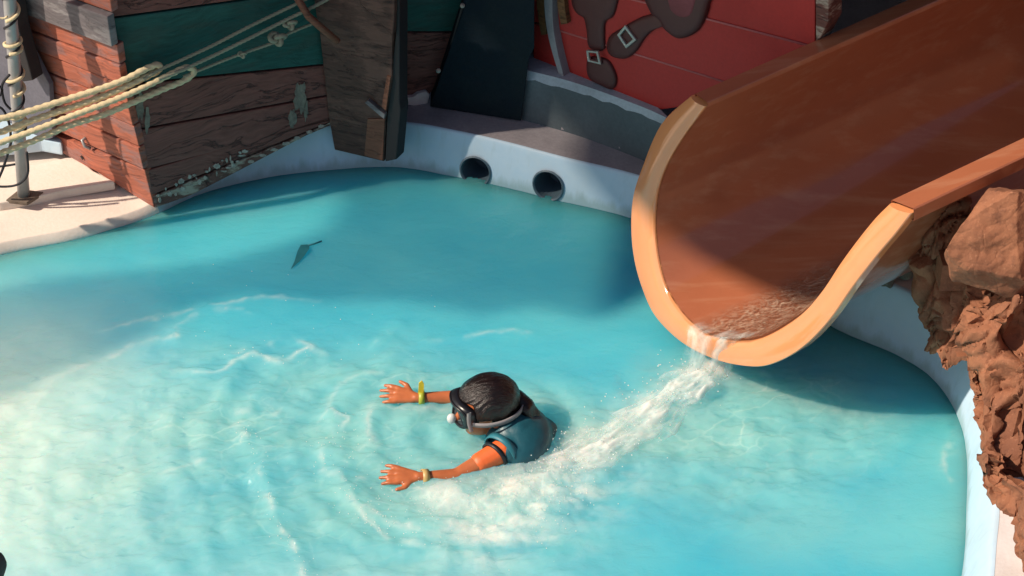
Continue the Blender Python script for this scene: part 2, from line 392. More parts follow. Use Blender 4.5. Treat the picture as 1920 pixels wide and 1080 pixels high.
# coarser where the frame does not reach
X, Y = np.meshgrid(xs, ys)
def vnoise(X, Y, s, seed, sy=None):
    r = np.random.default_rng(seed); G = r.random((256, 256)); x = X * s + 100; y = Y * (sy or s) + 100
    xi = np.floor(x).astype(int); yi = np.floor(y).astype(int); fx = x - xi; fy = y - yi
    fx = fx * fx * (3 - 2 * fx); fy = fy * fy * (3 - 2 * fy)
    g = lambda a, b: G[a % 256, b % 256]
    return (g(xi, yi) * (1 - fx) + g(xi + 1, yi) * fx) * (1 - fy) + (g(xi, yi + 1) * (1 - fx) + g(xi + 1, yi + 1) * fx) * fy
def fbm(X, Y, s, seed, o=4, sy=None):
    t = 0; a = 1; n = 0
    for k in range(o): t = t + a * vnoise(X, Y, s * 2 ** k, seed + k, (sy or s) * 2 ** k); n += a; a *= .5
    return t / n
def dist_poly(pts, X, Y):
    """distance to polyline and local value (3rd coordinate) on it"""
    best = np.full(X.shape, 9.0); val = np.zeros(X.shape)
    for (x0, y0, a0), (x1, y1, a1) in zip(pts[:-1], pts[1:]):
        dx, dy = x1 - x0, y1 - y0; L = dx * dx + dy * dy + 1e-12
        t = np.clip(((X - x0) * dx + (Y - y0) * dy) / L, 0, 1)
        d = np.hypot(X - x0 - t * dx, Y - y0 - t * dy); m = d < best
        best = np.where(m, d, best); val = np.where(m, a0 + (a1 - a0) * t, val)
    return best, val
def wp(pl): return [(P(u, v).x, P(u, v).y, a) for u, v, a in pl]
wx = X + .10 * (fbm(X, Y, 4, 50, 3) - .5); wy = Y + .10 * (fbm(X, Y, 4, 60, 3) - .5)
wx2 = X + .05 * (fbm(X, Y, 14, 51, 3) - .5); wy2 = Y + .05 * (fbm(X, Y, 14, 61, 3) - .5)
foam = np.zeros(X.shape); Z = np.zeros(X.shape)
# main stream of white water
d, w = dist_poly(wp([(1345, 690, .07), (1290, 715, .07), (1215, 770, .075), (1140, 825, .085), (1070, 870, .10), (1000, 905, .12), (930, 930, .11), (850, 935, .09)]), wx2, wy2)
stream = np.exp(-(d / w) ** 2)
foam = np.maximum(foam, stream * np.clip(.30 + 1.5 * (fbm(X, Y, 9, 88, 4, 14) - .30), 0, .95))
turb = fbm(X, Y, 22, 5, 4); turb2 = fbm(X, Y, 60, 9, 3)
Z += stream * (.004 + .022 * (turb - .45) + .010 * (turb2 - .5))
d, w = dist_poly(wp([(1080, 900, .16), (980, 960, .17), (900, 1000, .12)]), wx2, wy2)
cloud = np.exp(-(d / w) ** 2); foam = np.maximum(foam, cloud * (.34 + 1.9 * (fbm(X, Y, 13, 77, 5, 20) - .44)))
Z += cloud * .026 * (turb - .45)
# thin foam lines thrown round the swimmer
lines = [
 [(455, 800, .5), (490, 860, .9), (505, 930, 1.0), (530, 1000, 1.0), (570, 1070, 1.0), (610, 1130, .8)],
 [(500, 850, .6), (490, 790, .5), (520, 740, .4)], [(640, 810, .5), (600, 850, .7), (640, 910, .8), (690, 980, .9), (720, 1010, .7)],
 [(690, 890, .6), (660, 930, .7), (700, 960, .8), (760, 990, .8), (850, 1010, .8)], [(430, 680, .6), (480, 665, .9), (530, 680, .7), (580, 655, .7)],
 [(340, 690, .3), (400, 700, .6), (440, 678, .7)], [(640, 660, .3), (700, 650, .6), (740, 610, .6)], [(55, 790, .5), (70, 740, .7), (140, 700, .6), (250, 650, .5), (320, 630, .8)],
 [(200, 620, .4), (330, 590, .6), (480, 560, .5), (600, 565, .4)], [(330, 630, .8), (350, 600, .5), (420, 580, .5), (470, 590, .3)],
 [(440, 660, .3), (560, 640, .6), (600, 665, .6)], [(620, 770, .8), (650, 790, .9), (640, 820, .5)], [(450, 770, .5), (500, 785, .9), (520, 775, .4)],
 [(760, 1020, .6), (860, 1040, .7), (960, 1020, .6)], [(800, 640, .3), (900, 625, .5), (985, 620, .4)], [(720, 700, .4), (640, 720, .5), (600, 790, .4)],
 [(1775, 800, .5), (1790, 830, .9), (1765, 870, .5), (1780, 900, .4)], [(220, 900, .3), (330, 880, .5), (420, 860, .4)], [(722, 908, .5), (770, 916, .9), (830, 920, 1.0), (885, 905, .9)], [(728, 762, .5), (790, 770, .7), (850, 775, .8), (880, 812, .6)], [(700, 760, .3), (690, 800, .7), (700, 850, .5)], [(100, 860, .4), (60, 900, .3)]]
for L in lines:
    sm = [tuple(q) for q in cr(wp(L), 6)]
    d, a = dist_poly(sm, wx2, wy2)
    wd = .004 + .014 * fbm(X, Y, 10, 31, 2); k = np.exp(-(d / wd) ** 2) * a
    foam = np.maximum(foam, k * np.clip((fbm(X, Y, 17, 41, 4) - .38) * 3.4, 0, 1) * .62); Z += .007 * np.exp(-(d / .028) ** 2) * a
# turbulent region around the swimmer (everything churned by the slide stream)
d, a = dist_poly(wp([(120, 900, 1), (420, 760, 1), (700, 760, 1), (900, 830, 1), (1150, 830, 1), (1400, 850, .8), (1500, 780, .3)]), wx, wy)
churn = np.clip(1.15 - d / .42, 0, 1); churn = churn * churn * (3 - 2 * churn)
d2, a2 = dist_poly(wp([(-100, 880, 1), (200, 900, 1), (600, 900, 1), (800, 960, 1)]), wx, wy)
churn = np.maximum(churn, np.clip(1.35 - d2 / .55, 0, 1))
ridg = 1 - np.abs(fbm(wx * 1.0, wy * 1.5, 7, 15, 4) - .5) * 2 * 2.2
foam = np.maximum(foam, np.clip((ridg - .90) * 1.2, 0, .10) * churn * np.clip((fbm(X, Y, 2.5, 19, 3) - .40) * 6, 0, 1))
# ring ripples from the swimmer + standing chop
sx, sy = P(900, 800).x, P(900, 800).y; rr = np.hypot(X - sx, (Y - sy))
Z += churn * (.0075 * np.sin(rr * 52 + 7 * fbm(X, Y, 4, 3, 3)) * np.exp(-rr * 1.0) * (.4 + fbm(X, Y, 3, 8, 2)))
Z += (.003 + .016 * churn) * (fbm(wx, wy, 8, 23, 4, 13) - .5) * 1.6 + churn * .010 * (fbm(X, Y, 26, 29, 3, 36) - .5)
Z += .006 * (fbm(X, Y, 2.5, 33, 3) - .5)
aer_lit = np.clip(churn * .80 + .9 * (fbm(wx, wy, 3.2, 70, 4, 6.5) - .5) * (.15 + churn), 0, 1)  # milky aeration tint that also paints the broad sunlit area paler
d, a = dist_poly(wp([(1300, 760, 1), (1420, 870, 1), (1480, 960, 1)]), wx, wy); aer_lit = np.maximum(aer_lit, np.clip(.9 - d / .35, 0, .55))
d, a = dist_poly(wp([(1650, 1000, 1), (1800, 900, 1)]), wx, wy); aer_lit = np.maximum(aer_lit, np.clip(.7 - d / .35, 0, .35))
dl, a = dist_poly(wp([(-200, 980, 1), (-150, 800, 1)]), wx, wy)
glare = np.clip(1.15 - dl / .85, 0, 1) ** 1.3  # lower left glare painted as a pale water colour
d, a = dist_poly(wp([(-100, 1200, 1), (500, 1200, 1), (900, 1180, 1)]), wx, wy); glare = np.maximum(glare, np.clip(.45 - d / .8, 0, .35))
Z = np.where(np.abs(Z) < .2, Z, 0)
nyy, nxx = X.shape
# trim to the pool outline
inside = np.zeros(X.shape, bool); rx = np.array([r[0] + n[0] * .01 for r, n in zip(ring, nrm)]); ry = np.array([r[1] + n[1] * .01 for r, n in zip(ring, nrm)])
for i in range(NR):
    x0, y0, x1, y1 = rx[i], ry[i], rx[(i + 1) % NR], ry[(i + 1) % NR]
    if y0 == y1: continue
    m = (Y > min(y0, y1)) & (Y <= max(y0, y1))
    if m.any():
        xx = x0 + (Y - y0) * (x1 - x0) / (y1 - y0); inside ^= m & (X < xx)
ids = -np.ones(X.shape, int)   # surface vertices inside the pool
quad = inside[:-1, :-1] | inside[1:, :-1] | inside[:-1, 1:] | inside[1:, 1:]
used = np.zeros(X.shape, bool); used[:-1, :-1] |= quad; used[1:, :-1] |= quad; used[:-1, 1:] |= quad; used[1:, 1:] |= quad
ids[used] = np.arange(used.sum())
vco = np.stack([X[used], Y[used], Z[used]], 1)
qi, qj = np.nonzero(quad)
F = np.stack([ids[qi, qj], ids[qi, qj + 1], ids[qi + 1, qj + 1], ids[qi + 1, qj]], 1)
nS = len(vco); RS = ring[::4]; RN = nrm[::4]; nb = len(RS)
side = np.array([(r[0] + n[0] * .004, r[1] + n[1] * .004, z) for z in (-.03, -.48) for r, n in zip(RS, RN)] + [(-.3, -.8, -.48)])
vco = np.concatenate([vco, side])
F2 = np.array([[nS + k, nS + (k + 1) % nb, nS + nb + (k + 1) % nb, nS + nb + k] for k in range(nb)])
F3 = np.array([[nS + nb + (k - 1) % nb, nS + nb + k, nS + nb + (k + 1) % nb, nS + 2 * nb] for k in range(0, nb, 2)])
F = np.concatenate([F, F2, F3])
me = bpy.data.meshes.new('pool_water'); me.vertices.add(len(vco)); me.vertices.foreach_set('co', vco.ravel())
me.loops.add(F.size); me.loops.foreach_set('vertex_index', F.ravel()); me.polygons.add(len(F)); me.polygons.foreach_set('loop_start', np.arange(0, F.size, 4)); me.update(calc_edges=True)
for nm, arr in (('foam', foam), ('aeration_lit', aer_lit), ('pale_glare', glare)):
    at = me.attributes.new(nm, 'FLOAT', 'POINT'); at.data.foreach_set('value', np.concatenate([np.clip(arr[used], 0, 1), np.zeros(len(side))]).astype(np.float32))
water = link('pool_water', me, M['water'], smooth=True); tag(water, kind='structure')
def wz(x, y):
    i = int(round((y + 2.9) / STEP)); j = int(round((x + 2.75) / STEP)); return float(Z[min(max(i, 0), nyy - 1), min(max(j, 0), nxx - 1)])

# ------------------------------------------------------------------ ship hull prop
hull = empty('wooden_ship', 'weathered wooden ship hull with red, grey and green boards standing at the pool edge', 'ship')
K = P(290, 392, .035)
Edir = (P(290, 392, .035) + Vector((-.16, .03, 1)) - K).normalized()
KR = P(622, 230, .20); KL = P(70, 262, .10)
nR = (KR - K).cross(Edir).normalized(); nR = nR if nR.y < 0 else -nR
nL = (KL - K).cross(Edir).normalized(); nL = nL if nL.y < 0 else -nL
def board(name, px, n, mat, parent=hull, th=.03, bev=.005, proud=0.0, p0=K):
    pts = [onp(u, v, p0, n) + n * proud for u, v in px]
    return slab(name, pts, -n * th, mat, parent, bev)
# solid core of the hull behind the boards, rising out of the frame
core_b = [K - nR * .04 - nL * .04 + Vector((0, 0, 0)), KL - nL * .04, KL + Vector((-1.6, .5, 0)), KL + Vector((-1.0, 2.8, 0)), KR + Vector((.1, 1.9, 0)), KR - nR * .04]
core = core_b + [q + Edir * 3.1 + (Vector((0, 0, 0))) for q in core_b]
n_ = len(core_b); me = mesh_from('hull_core', core, [list(range(n_)), list(range(n_, 2 * n_))] + [[i, (i + 1) % n_, n_ + (i + 1) % n_, n_ + i] for i in range(n_)])
link('hull_core', fixn(me), M['black'], hull)
# right-hand face (in the shade).  boards run down towards the stern
cx = lambda v: 290 + (v - 392) * (0.245 if v > 140 else .20) if v > 140 else 228.3 + (v - 140) * .15
def rboard(name, vl0, vl1, vr0, vr1, mat, u1=660, **k):
    return board(name, [(cx(vl0), vl0), (u1, vr0), (u1, vr1), (cx(vl1), vl1)], nR, mat, **k)
rboard('board', -420, -290, -560, -440, M['redwood'], 760)
rboard('board', -287, -165, -437, -300, M['brown'], 760)
rboard('board', -162, -60, -297, -175, M['green'], 760)
rboard('board', -57, 32, -172, -43, M['brown'], 760)
rboard('board', 35, 158, -40, 105, M['green'], 760)
rboard('board', 161, 243, 108, 152, M['brown'], 760)
rboard('board', 246, 318, 155, 192, M['brown'], 760)
board('board', [(cx(321), 321), (690, 196), (660, 212), (cx(372) , 366)], nR, M['brown'])
board('board', [(cx(369) + 1, 369.5), (660, 215), (630, 226), (560, 262), (430, 330), (360, 366), (292, 390)], nR, M['brownworn'], th=.028)
# left-hand face (sunlit)
def lboard(name, vr0, vr1, sl0, sl1, mat, u0=-60, **k):
    ur0, ur1 = cx(vr0) - 1, cx(vr1) - 1
    return board(name, [(ur0, vr0), (ur1, vr1), (u0, vr1 - (ur1 - u0) * sl1), (u0, vr0 - (ur0 - u0) * sl0)], nL, mat, **k)
LB = [-420, -330, -245, -160, -75, 25, 84, 122, 160, 198, 236, 276, 318]
sl = lambda v: .36 + .0003 * (v - 25)
for k, (a, b_) in enumerate(zip(LB[:-1], LB[1:])):
    lboard('board', a + 1, b_ - 1.5, sl(a), sl(b_), M['greywood'] if k in (1, 5) else M['redwood'], proud=.004 * (k % 2) + (.018 if k == 5 else 0), bev=.004)
board('board', [(cx(319) - 1, 319), (289, 390), (180, 322), (72, 262), (-60, 240), (-60, 190)], nL, M['redwood'], bev=.004)
# corner post
cp = [K + Edir * t for t in (-.0, .3, .6, .95, 1.5, 2.1)]
# bolt holes, fitting
for (u, v, r_) in [(155, 294, .008)]:
    c = onp(u, v, K, nL); slab('bolt_hole', [c + Edir * r_ + nL * .003, c + (KL - K).normalized() * r_ + nL * .003, c - Edir * r_ * 1.4 + nL * .003, c - (KL - K).normalized() * r_ + nL * .003], nL * .002, M['black'], hull, 0)
c = onp(162, 258, K, nL)
tube('iron_fitting', [c + nL * .0, c + nL * .02, c + nL * .025 + Vector((.01, 0, -.02)), c + nL * .015 + Vector((.02, 0, -.035))], .006, M['pole'], hull)
def blotch(name, u, v, w, h, n, mat, seed, p0=K, parent=hull):
    r = random.Random(seed); pts = []
    for k in range(22):
        th = 2 * math.pi * k / 22; f = .55 + .45 * r.random(); pts.append(onp(u + math.cos(th) * w * f, v + math.sin(th) * h * f, p0, n) + n * .0035)
    return slab(name, pts, -n * .004, mat, parent, 0)
M['chip'] = m_paint('chipped_primer', (.20, .19, .15), .8, .3, (.10, .08, .07), .9, 28, .5)
M['chipwhite'] = m_paint('chipped_white', (.40, .37, .32), .8, .3, (.15, .11, .10), .9, 40, .5)
blotch('paint_chip', 262, 200, 10, 34, nR, M['chip'], 3); blotch('paint_chip', 276, 225, 7, 28, nR, M['chip'], 4)
blotch('paint_chip', 562, 180, 14, 36, nR, M['chip'], 5); blotch('paint_chip', 548, 222, 9, 22, nR, M['chip'], 6); blotch('paint_chip', 573, 205, 5, 24, nR, M['chip'], 8)
rc = random.Random(5)
for k in range(34):
    t = rc.random() ** .8; u = 294 + t * 165; v = 382 - t * 80 - rc.random() * 22
    blotch('paint_chip', u, v, 1.5 + rc.random() * 6, 1.5 + rc.random() * 5, nR, M['chipwhite'], 20 + k)
for k in range(7):
    u = 470 + k * 22; blotch('paint_chip', u, 322 - (u - 430) * .50 - 0, 8, 4, nR, M['chipwhite'], 60 + k)

# timber strut in front of the sunlit face
strut = board('timber_strut', [(30, -120), (52, -120), (72, 30), (98, 128), (78, 131), (48, 30)], nL, M['black'], None, th=.05, proud=.09)
tag(strut, 'dark timber strut hanging against the sunlit red boards of the ship', 'timber strut')
bl = board('shaded_hull_panel', [(-80, -120), (44, -120), (60, 60), (106, 150), (112, 250), (72, 262), (-80, 235)], nL, M['slate'], None, th=.02, proud=.034, bev=.003)  # hull boards in shade, the shade put into the grey colour
tag(bl, 'grey panel coloured as shaded ship boards behind the metal pole', 'cladding')
# grey blue kerb behind the pole
kb = [P(u, v, .10) for u, v in [(-120, 300), (20, 292), (80, 285), (118, 292)]]
slab('raised_kerb', [kb[0], kb[1], kb[2], kb[3], kb[3] + Vector((-.03, .5, 0)), kb[0] + Vector((0, .5, 0))], Vector((0, 0, .055)), M['poolwall'], None, .008)
tag(bpy.data.objects['raised_kerb'], 'pale blue raised kerb on the cream deck behind the pole', 'kerb')
# low step on the cream deck with the drain line
stp = [P(u, v, .085) for u, v in [(-160, 392), (0, 380), (70, 368), (120, 356), (215, 340)]]
bk = [p + Vector((-.03 if i == 4 else 0, .22, 0)) for i, p in enumerate(stp)]; bk[-1] = P(175, 320, .085)
slab('deck_step', stp + bk[::-1], Vector((0, 0, -.035)), M['deck'], None, .006); tag(bpy.data.objects['deck_step'], kind='structure')

# ------------------------------------------------------------------ rudder
rud = empty('ship_rudder', 'dark plank rudder hanging over the pool edge beside the ship hull', 'rudder')
G0 = P(719, 303, .09); gd = Vector((.93, -.36, 0)).normalized(); gn = Vector((gd.y, -gd.x, 0)).normalized()
if gn.y > 0: gn = -gn
thick = Vector((.026, .05, 0))
def rboard2(name, px, mat, proud=0, th=None, bev=.004):
    return slab(name, [onp(u, v, G0, gn) + gn * proud for u, v in px], th or thick, mat, rud, bev)
rboard2('plank', [(597, 40), (652, 126), (690, 170), (724, 210), (720, 303), (627, 281), (616, 218)], M['rudder'])
rboard2('plank', [(585, -60), (668, -60), (680, 4), (738, 60), (737, 150), (726, 207), (690, 167), (652, 123), (597, 37)], M['rudder'], proud=.012)
rboard2('plank', [(671, -60), (746, -60), (744, 30), (741, 60), (738, 57), (682, 2)], M['rudder'], proud=.022)
rboard2('bare_strip', [(690, 222), (722, 222), (718, 300), (684, 291)], M['rudderlight'], proud=.004, th=-gn * .006, bev=.001)
rboard2('bare_strip', [(729, 138), (736, 140), (727, 203), (719, 196)], M['rudderlight'], proud=.016, th=-gn * .006, bev=.001)
rboard2('cover_batten', [(688, 188), (694, 184), (725, 210), (724, 219)], M['greywood'], proud=.018, th=-gn * .02, bev=.001)
slab('rudder_post', [onp(u, v, G0, gn) + gn * .005 + Vector((.004, .0, 0)) for u, v in [(721, 302), (725, 212), (741, 62), (743, -60), (748, -60), (748, 190), (750, 205), (742, 298)]], thick, M['black'], rud, .004)
st = tube('tiller_bar', [onp(575, -40, G0, gn) + gn * .10, onp(600, 8, G0, gn) + gn * .09, onp(648, 64, G0, gn) + gn * .06], .013, M['rudderlight'], None, seg=8)
tag(st, 'short orange brown wooden bar in front of the top of the rudder', 'wooden bar')

# stern boards behind the rudder, dark bulkhead
S0 = P(760, 186, .19); sn = Vector((-.35, -1, 0)).normalized()
sn2 = Vector((.30, -1, 0)).normalized()
stern = empty('stern_bulkhead', 'dark maroon and green stern boards between rudder and black bulkhead', 'stern boards')
slab('board', [onp(u, v, S0, sn2) for u, v in [(700, 62), (868, 62), (812, 168), (806, 176), (760, 190), (700, 196)]], -sn2 * .03, M['brown'], stern, .004)
slab('board', [onp(u, v, S0, sn2) for u, v in [(700, -80), (874, -80), (868, 59), (700, 59)]], -sn2 * .03, M['green'], stern, .004)
pl = [(757, 196), (762, 183), (775, 182), (784, 176), (800, 172), (806, 178), (802, 194), (780, 199)]
q = slab('plaster_patch', [onp(u, v, S0 + sn2 * .02, sn2) for u, v in pl], -sn2 * .02, M['whiterim'], stern, .003)
B0 = P(806, 200, .175); bn = (P(977, 226, .175) - B0).cross(Vector((0, 0, 1))).normalized(); bn = bn if bn.y < 0 else -bn
blk = empty('black_bulkhead', 'black painted timber bulkhead standing on the rim between ship and red boards', 'bulkhead')
slab('panel', [onp(u, v, B0, bn) for u, v in [(806, 200), (977, 227), (992, 110), (1002, 90), (1002, -300), (872, -300), (868, 20)]], Vector((.0, .5, 0)), M['navy'], blk, .004)
for (u, v) in [(823, 131), (868, 9)]:
    c = onp(u, v, B0, bn) + bn * .006; bm = bmesh.new(); bmesh.ops.create_icosphere(bm, subdivisions=2, radius=.009); me = bpy.data.meshes.new('rivet'); bm.to_mesh(me); bm.free(); o = link('rivet', me, M['chipwhite'], blk, True); o.location = c

# tier wall and ledge, following the rim
tf = [P(u, v, .165) for u, v in [(930, 214), (975, 225), (1060, 246), (1130, 268), (1215, 300), (1262, 324)]]
lb = [P(u, v, .36) for u, v in [(930, 96), (1000, 108), (1060, 140), (1120, 162), (1190, 186), (1235, 203), (1272, 218)]]
tfs = cr([tuple(p) for p in tf], 6); lbs = cr([tuple(p) for p in lb], 6); nn = len(tfs); vs = []
ledge = empty('concrete_ledge', 'curved grey concrete ledge with dark front below the red boards', 'ledge')
for i in range(nn):
    a, b_ = Vector(tfs[i]), Vector(lbs[i]); dv = (b_ - a); dv.z = 0; dn = dv.normalized()
    jag = .006 * math.sin(i * 1.7) + .005 * math.sin(i * 4.1)
    vs += [a + Vector((0, 0, -.05)), a + dn * .010 + Vector((0, 0, .165 + jag * .5)), a + dn * .02 + Vector((0, 0, .195)), b_ + dn * .05 + Vector((0, 0, -.0)), b_ + dn * .05 + Vector((0, 0, -.3))]
# front face and top as two parts
f1 = []; f2 = []
for i in range(nn - 1):
    for j in range(4):
        q = [i * 5 + j, (i + 1) * 5 + j, (i + 1) * 5 + j + 1, i * 5 + j + 1]; (f1 if j == 0 else f2).append(q)
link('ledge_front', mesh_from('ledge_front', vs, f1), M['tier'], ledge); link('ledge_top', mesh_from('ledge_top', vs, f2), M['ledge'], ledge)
for (u, v, w) in [(1062, 240, 7), (1170, 275, 6)]:
    c = P(u, v + 4, .166); slab('mortar_lump', [c + Vector((-.02, 0, 0)), c + Vector((.015, -.005, 0)), c + Vector((.02, .02, 0)), c + Vector((-.012, .025, 0))], Vector((.003, .01, .025)), M['rim'], ledge, .004)

# red boards
RW0 = P(1000, 108, .36); RW1 = P(1262, 213, .36); rd = (RW1 - RW0); rd.z = 0; rd.normalize(); rn = Vector((rd.y, -rd.x, 0)); rn = rn if rn.y < 0 else -rn
redw = empty('red_board_wall', 'red painted board wall with pale seams behind the orange slide', 'board wall')
def lineY(u, u0, v0, s): return v0 + (u - u0) * s
seams = [(1211, 196, .385), (1211, 107, .31), (1310, 31, .262), (1310, -62, .235), (1310, -160, .21), (1310, -260, .19), (1310, -380, .17)]
UL, UR = 1000, 1528
for k in range(len(seams) - 1):
    (ua, va, sa), (ub, vb, sb) = seams[k], seams[k + 1]
    px = [(UL, lineY(UL, ub, vb, sb) + 1.5), (UR, lineY(UR, ub, vb, sb) + 1.5), (UR, lineY(UR, ua, va, sa) - 1.5), (UL, lineY(UL, ua, va, sa) - 1.5)]
    lim = lambda u: 216 - (u - 1262) * .41
    if k < 2:
        top_ = [px[0]]; bot_ = [px[3]]
        fb = lambda u: lineY(u, ua, va, sa) - 1.5
        ft = lambda u: lineY(u, ub, vb, sb) + 1.5
        us = np.linspace(UL, UR, 45)
        ok = [u for u in us if ft(u) < lim(u) - 3]
        px = [(u, ft(u)) for u in (ok[0], ok[-1])] + [(u, min(fb(u), lim(u))) for u in ok[::-6]] + [(ok[0], min(fb(ok[0]), lim(ok[0])))]
        if abs(px[-1][0] - px[-2][0]) < 1: px.pop()
    slab('board', [onp(u, v, RW0, rn) + rn * .003 * (k % 2) for u, v in px], -rn * .02, M['red'], redw, .004)
M['seam'] = m_paint('seam_bead', (.50, .14, .13), .5, .1, (.3, .05, .05), .3, 9, .1)
for (u0, v0, s) in seams[1:]:
    ue = UR if v0 < 60 else 1380
    a, b_ = onp(UL, lineY(UL, u0, v0, s), RW0, rn), onp(ue, lineY(ue, u0, v0, s), RW0, rn)
    tube('seam_bead', [a + rn * .001, (a + b_) / 2 + rn * .001, b_ + rn * .001], .0042, M['seam'], redw, seg=6)
slab('backing', [onp(u, v, RW0 - rn * .03, rn) for u, v in [(UL - 5, -420), (UR, -360), (UR, 95), (1270, 200), (1250, 200), (UL - 5, 112)]], -rn * .02, M['black'], redw, 0)
slab('end_post', [onp(u, v, RW0, rn) + rn * .01 for u, v in [(1530, -300), (1562, -300), (1556, 40), (1533, 84)]], -rn * .08, M['brownworn'], redw, .004)
# curved grey strip and timber strips at its left end
def strip(name, px, w, mat, proud, parent=None):
    pts = cr([(u, v) for u, v in px], 8); L = []; Rr = []
    for i, p in enumerate(pts):
        a = pts[max(i - 1, 0)]; b_ = pts[min(i + 1, len(pts) - 1)]; d = (b_ - a); d = d / np.hypot(*d); n = np.array((-d[1], d[0])); f = w[0] + (w[1] - w[0]) * i / (len(pts) - 1)
        L.append(p + n * f); Rr.append(p - n * f)
    vs = [onp(*q, RW0, rn) + rn * proud for q in L] + [onp(*q, RW0, rn) + rn * proud for q in Rr]; m_ = len(L); vs += [v - rn * proud for v in vs]
    fs = []
    for i in range(m_ - 1):
        fs += [[i, i + 1, m_ + i + 1, m_ + i], [2 * m_ + i, 2 * m_ + i + 1, i + 1, i], [m_ + i, m_ + i + 1, 3 * m_ + i + 1, 3 * m_ + i]]
    fs += [[0, m_, 3 * m_, 2 * m_], [m_ - 1, 2 * m_ - 1, 4 * m_ - 1, 3 * m_ - 1]]
    me = fixn(mesh_from(name, vs, fs)); return link(name, me, mat, parent)
M['greystrip'] = m_paint('grey_strip', (.30, .30, .32), .6, .1, (.15, .14, .15), .5, 8, .2)
M['ochre'] = m_wood('ochre_strip', (.20, .09, .03), (.06, .03, .01), rot=(R(90), 0, 0))
tag(strip('curved_trim', [(1040, -60), (1040, 0), (1043, 45), (1052, 90), (1066, 140)], (9, 3.5), M['greystrip'], .035), 'narrow grey curved trim strip on the left end of the red boards', 'trim strip')
tag(strip('ochre_batten', [(1020, -60), (1022, 10), (1028, 60)], (8, 5), M['ochre'], .025), 'dark ochre batten to the left of the grey curved trim', 'batten')
tag(strip('ochre_batten', [(1060, -60), (1060, 0), (1066, 40)], (7, 6), M['ochre'], .025), 'dark ochre batten to the right of the grey curved trim', 'batten')
# leather straps with buckles
def pad(name, px, mat, parent, proud, th):
    pts = cr([(u, v) for u, v in px], 5, True); m_ = len(pts); c = np.mean(pts, 0)
    rows_ = [(1.0, 0), (1.0, th * .5), (.93, th * .85), (.75, th), (.4, th * 1.05)]; vs = []; fs = []
    for (s_, h_) in rows_: vs += [onp(*(c + (p - c) * s_), RW0, rn) + rn * (proud + h_) for p in pts]
    for a in range(len(rows_) - 1):
        for k in range(m_): fs.append([a * m_ + k, a * m_ + (k + 1) % m_, (a + 1) * m_ + (k + 1) % m_, (a + 1) * m_ + k])
    fs.append([(len(rows_) - 1) * m_ + k for k in range(m_)])
    return link(name, fixn(mesh_from(name, vs, fs)), mat, parent, smooth=True)
def buckle(px, parent, proud, w=.010):
    c = np.mean(px, 0); fs = []; vs = []
    for (s_, h_) in [(1.0, 0), (1.0, .010), (.66, .010), (.66, 0)]:
        vs += [onp(*(c + (np.array(p) - c) * s_), RW0, rn) + rn * (proud + h_) for p in px]
    for a in range(4):
        for k in range(4): fs.append([a * 4 + k, a * 4 + (k + 1) % 4, ((a + 1) % 4) * 4 + (k + 1) % 4, ((a + 1) % 4) * 4 + k])
    me = mesh_from('buckle', vs, fs); bev_mesh(me, .0015, 1); link('buckle', me, M['buckle'], parent)
s1 = empty('leather_strap', 'brown leather strap hanging down the red boards with the smaller square buckle', 'strap', 'buckled leather straps on the red boards')
pad('strap_band', [(1078, -60), (1074, 0), (1084, 22), (1098, 32), (1104, 60), (1108, 88), (1134, 92), (1136, 66), (1138, 40), (1156, 20), (1162, -60)], M['leather'], s1, .0, .016)
pad('strap_end', [(1108, 106), (1102, 126), (1108, 146), (1128, 158), (1150, 166), (1158, 150), (1152, 128), (1138, 110)], M['leather'], s1, .0, .014)
buckle([(1107, 89), (1129, 91), (1135, 116), (1110, 110)], s1, .016)
s2 = empty('leather_strap', 'brown leather strap crossing the red boards with the larger tilted buckle', 'strap', 'buckled leather straps on the red boards')
pad('strap_band', [(1146, 66), (1140, 88), (1150, 104), (1176, 108), (1196, 94), (1212, 70), (1232, 52), (1256, 42), (1244, 24), (1212, 28), (1186, 40), (1166, 52)], M['leather'], s2, .0, .016)
pad('strap_loop', [(1216, -30), (1220, 16), (1238, 34), (1250, 54), (1276, 70), (1306, 60), (1322, 40), (1332, 8), (1334, -30)], M['leather'], s2, .0, .020)
M['padred'] = m_paint('red_padding', (.22, .05, .06), .6, .1, (.1, .02, .02), .5, 9, .2)
pad('red_inlay', [(1262, -30), (1262, 10), (1282, 28), (1304, 20), (1310, -30)], M['padred'], s2, .017, .006)
buckle([(1180, 42), (1201, 70), (1182, 86), (1165, 60)], s2, .016)
# dark backdrop added far behind the slide
bw = slab('dark_back_wall', [Vector((-.2, 1.8, -.1)), Vector((6, 1.8, -.1)), Vector((6, 1.8, 2.3)), Vector((-.2, 1.8, 2.3))], Vector((0, .2, 0)), M['navy'], None, 0)
tag(bw, 'added black backdrop filling the dark gap between red boards and slide', 'wall')
bh = empty('added_shelter', 'added dark shelter whose unseen roof blocks sky light over the upper slide', 'building')
bw.name = 'back_wall'; bw.parent = bh
for k in ('label', 'category'): del bw[k]
slab('roof', [Vector(q) for q in ((.55, -.15, 1.75), (6, -.5, 1.75), (6, 2.3, 2.5), (.55, 2.3, 2.5))], Vector((0, 0, .06)), M['black'], bh, 0)  # unseen roof added to keep sky light off the upper slide
for x in (.62, 3.2, 5.8): slab('roof_post', [Vector(q) for q in ((x, 1.6, .1), (x + .12, 1.6, .1), (x + .12, 1.72, .1), (x, 1.72, .1))], Vector((0, 0, 2.2)), M['black'], bh, 0)
# ------------------------------------------------------------------ slide
az, el = R(28), R(9)
sa = Vector((math.cos(az), math.sin(az), math.tan(el))).normalized(); SB = P(1375, 650, .15)
sh_ = Vector((sa.y, -sa.x, 0)).normalized(); sn_ = sh_.cross(sa); sn_ = sn_ if sn_.z > 0 else -sn_
def S(s, n, t): return SB + sh_ * s + sn_ * n + sa * t
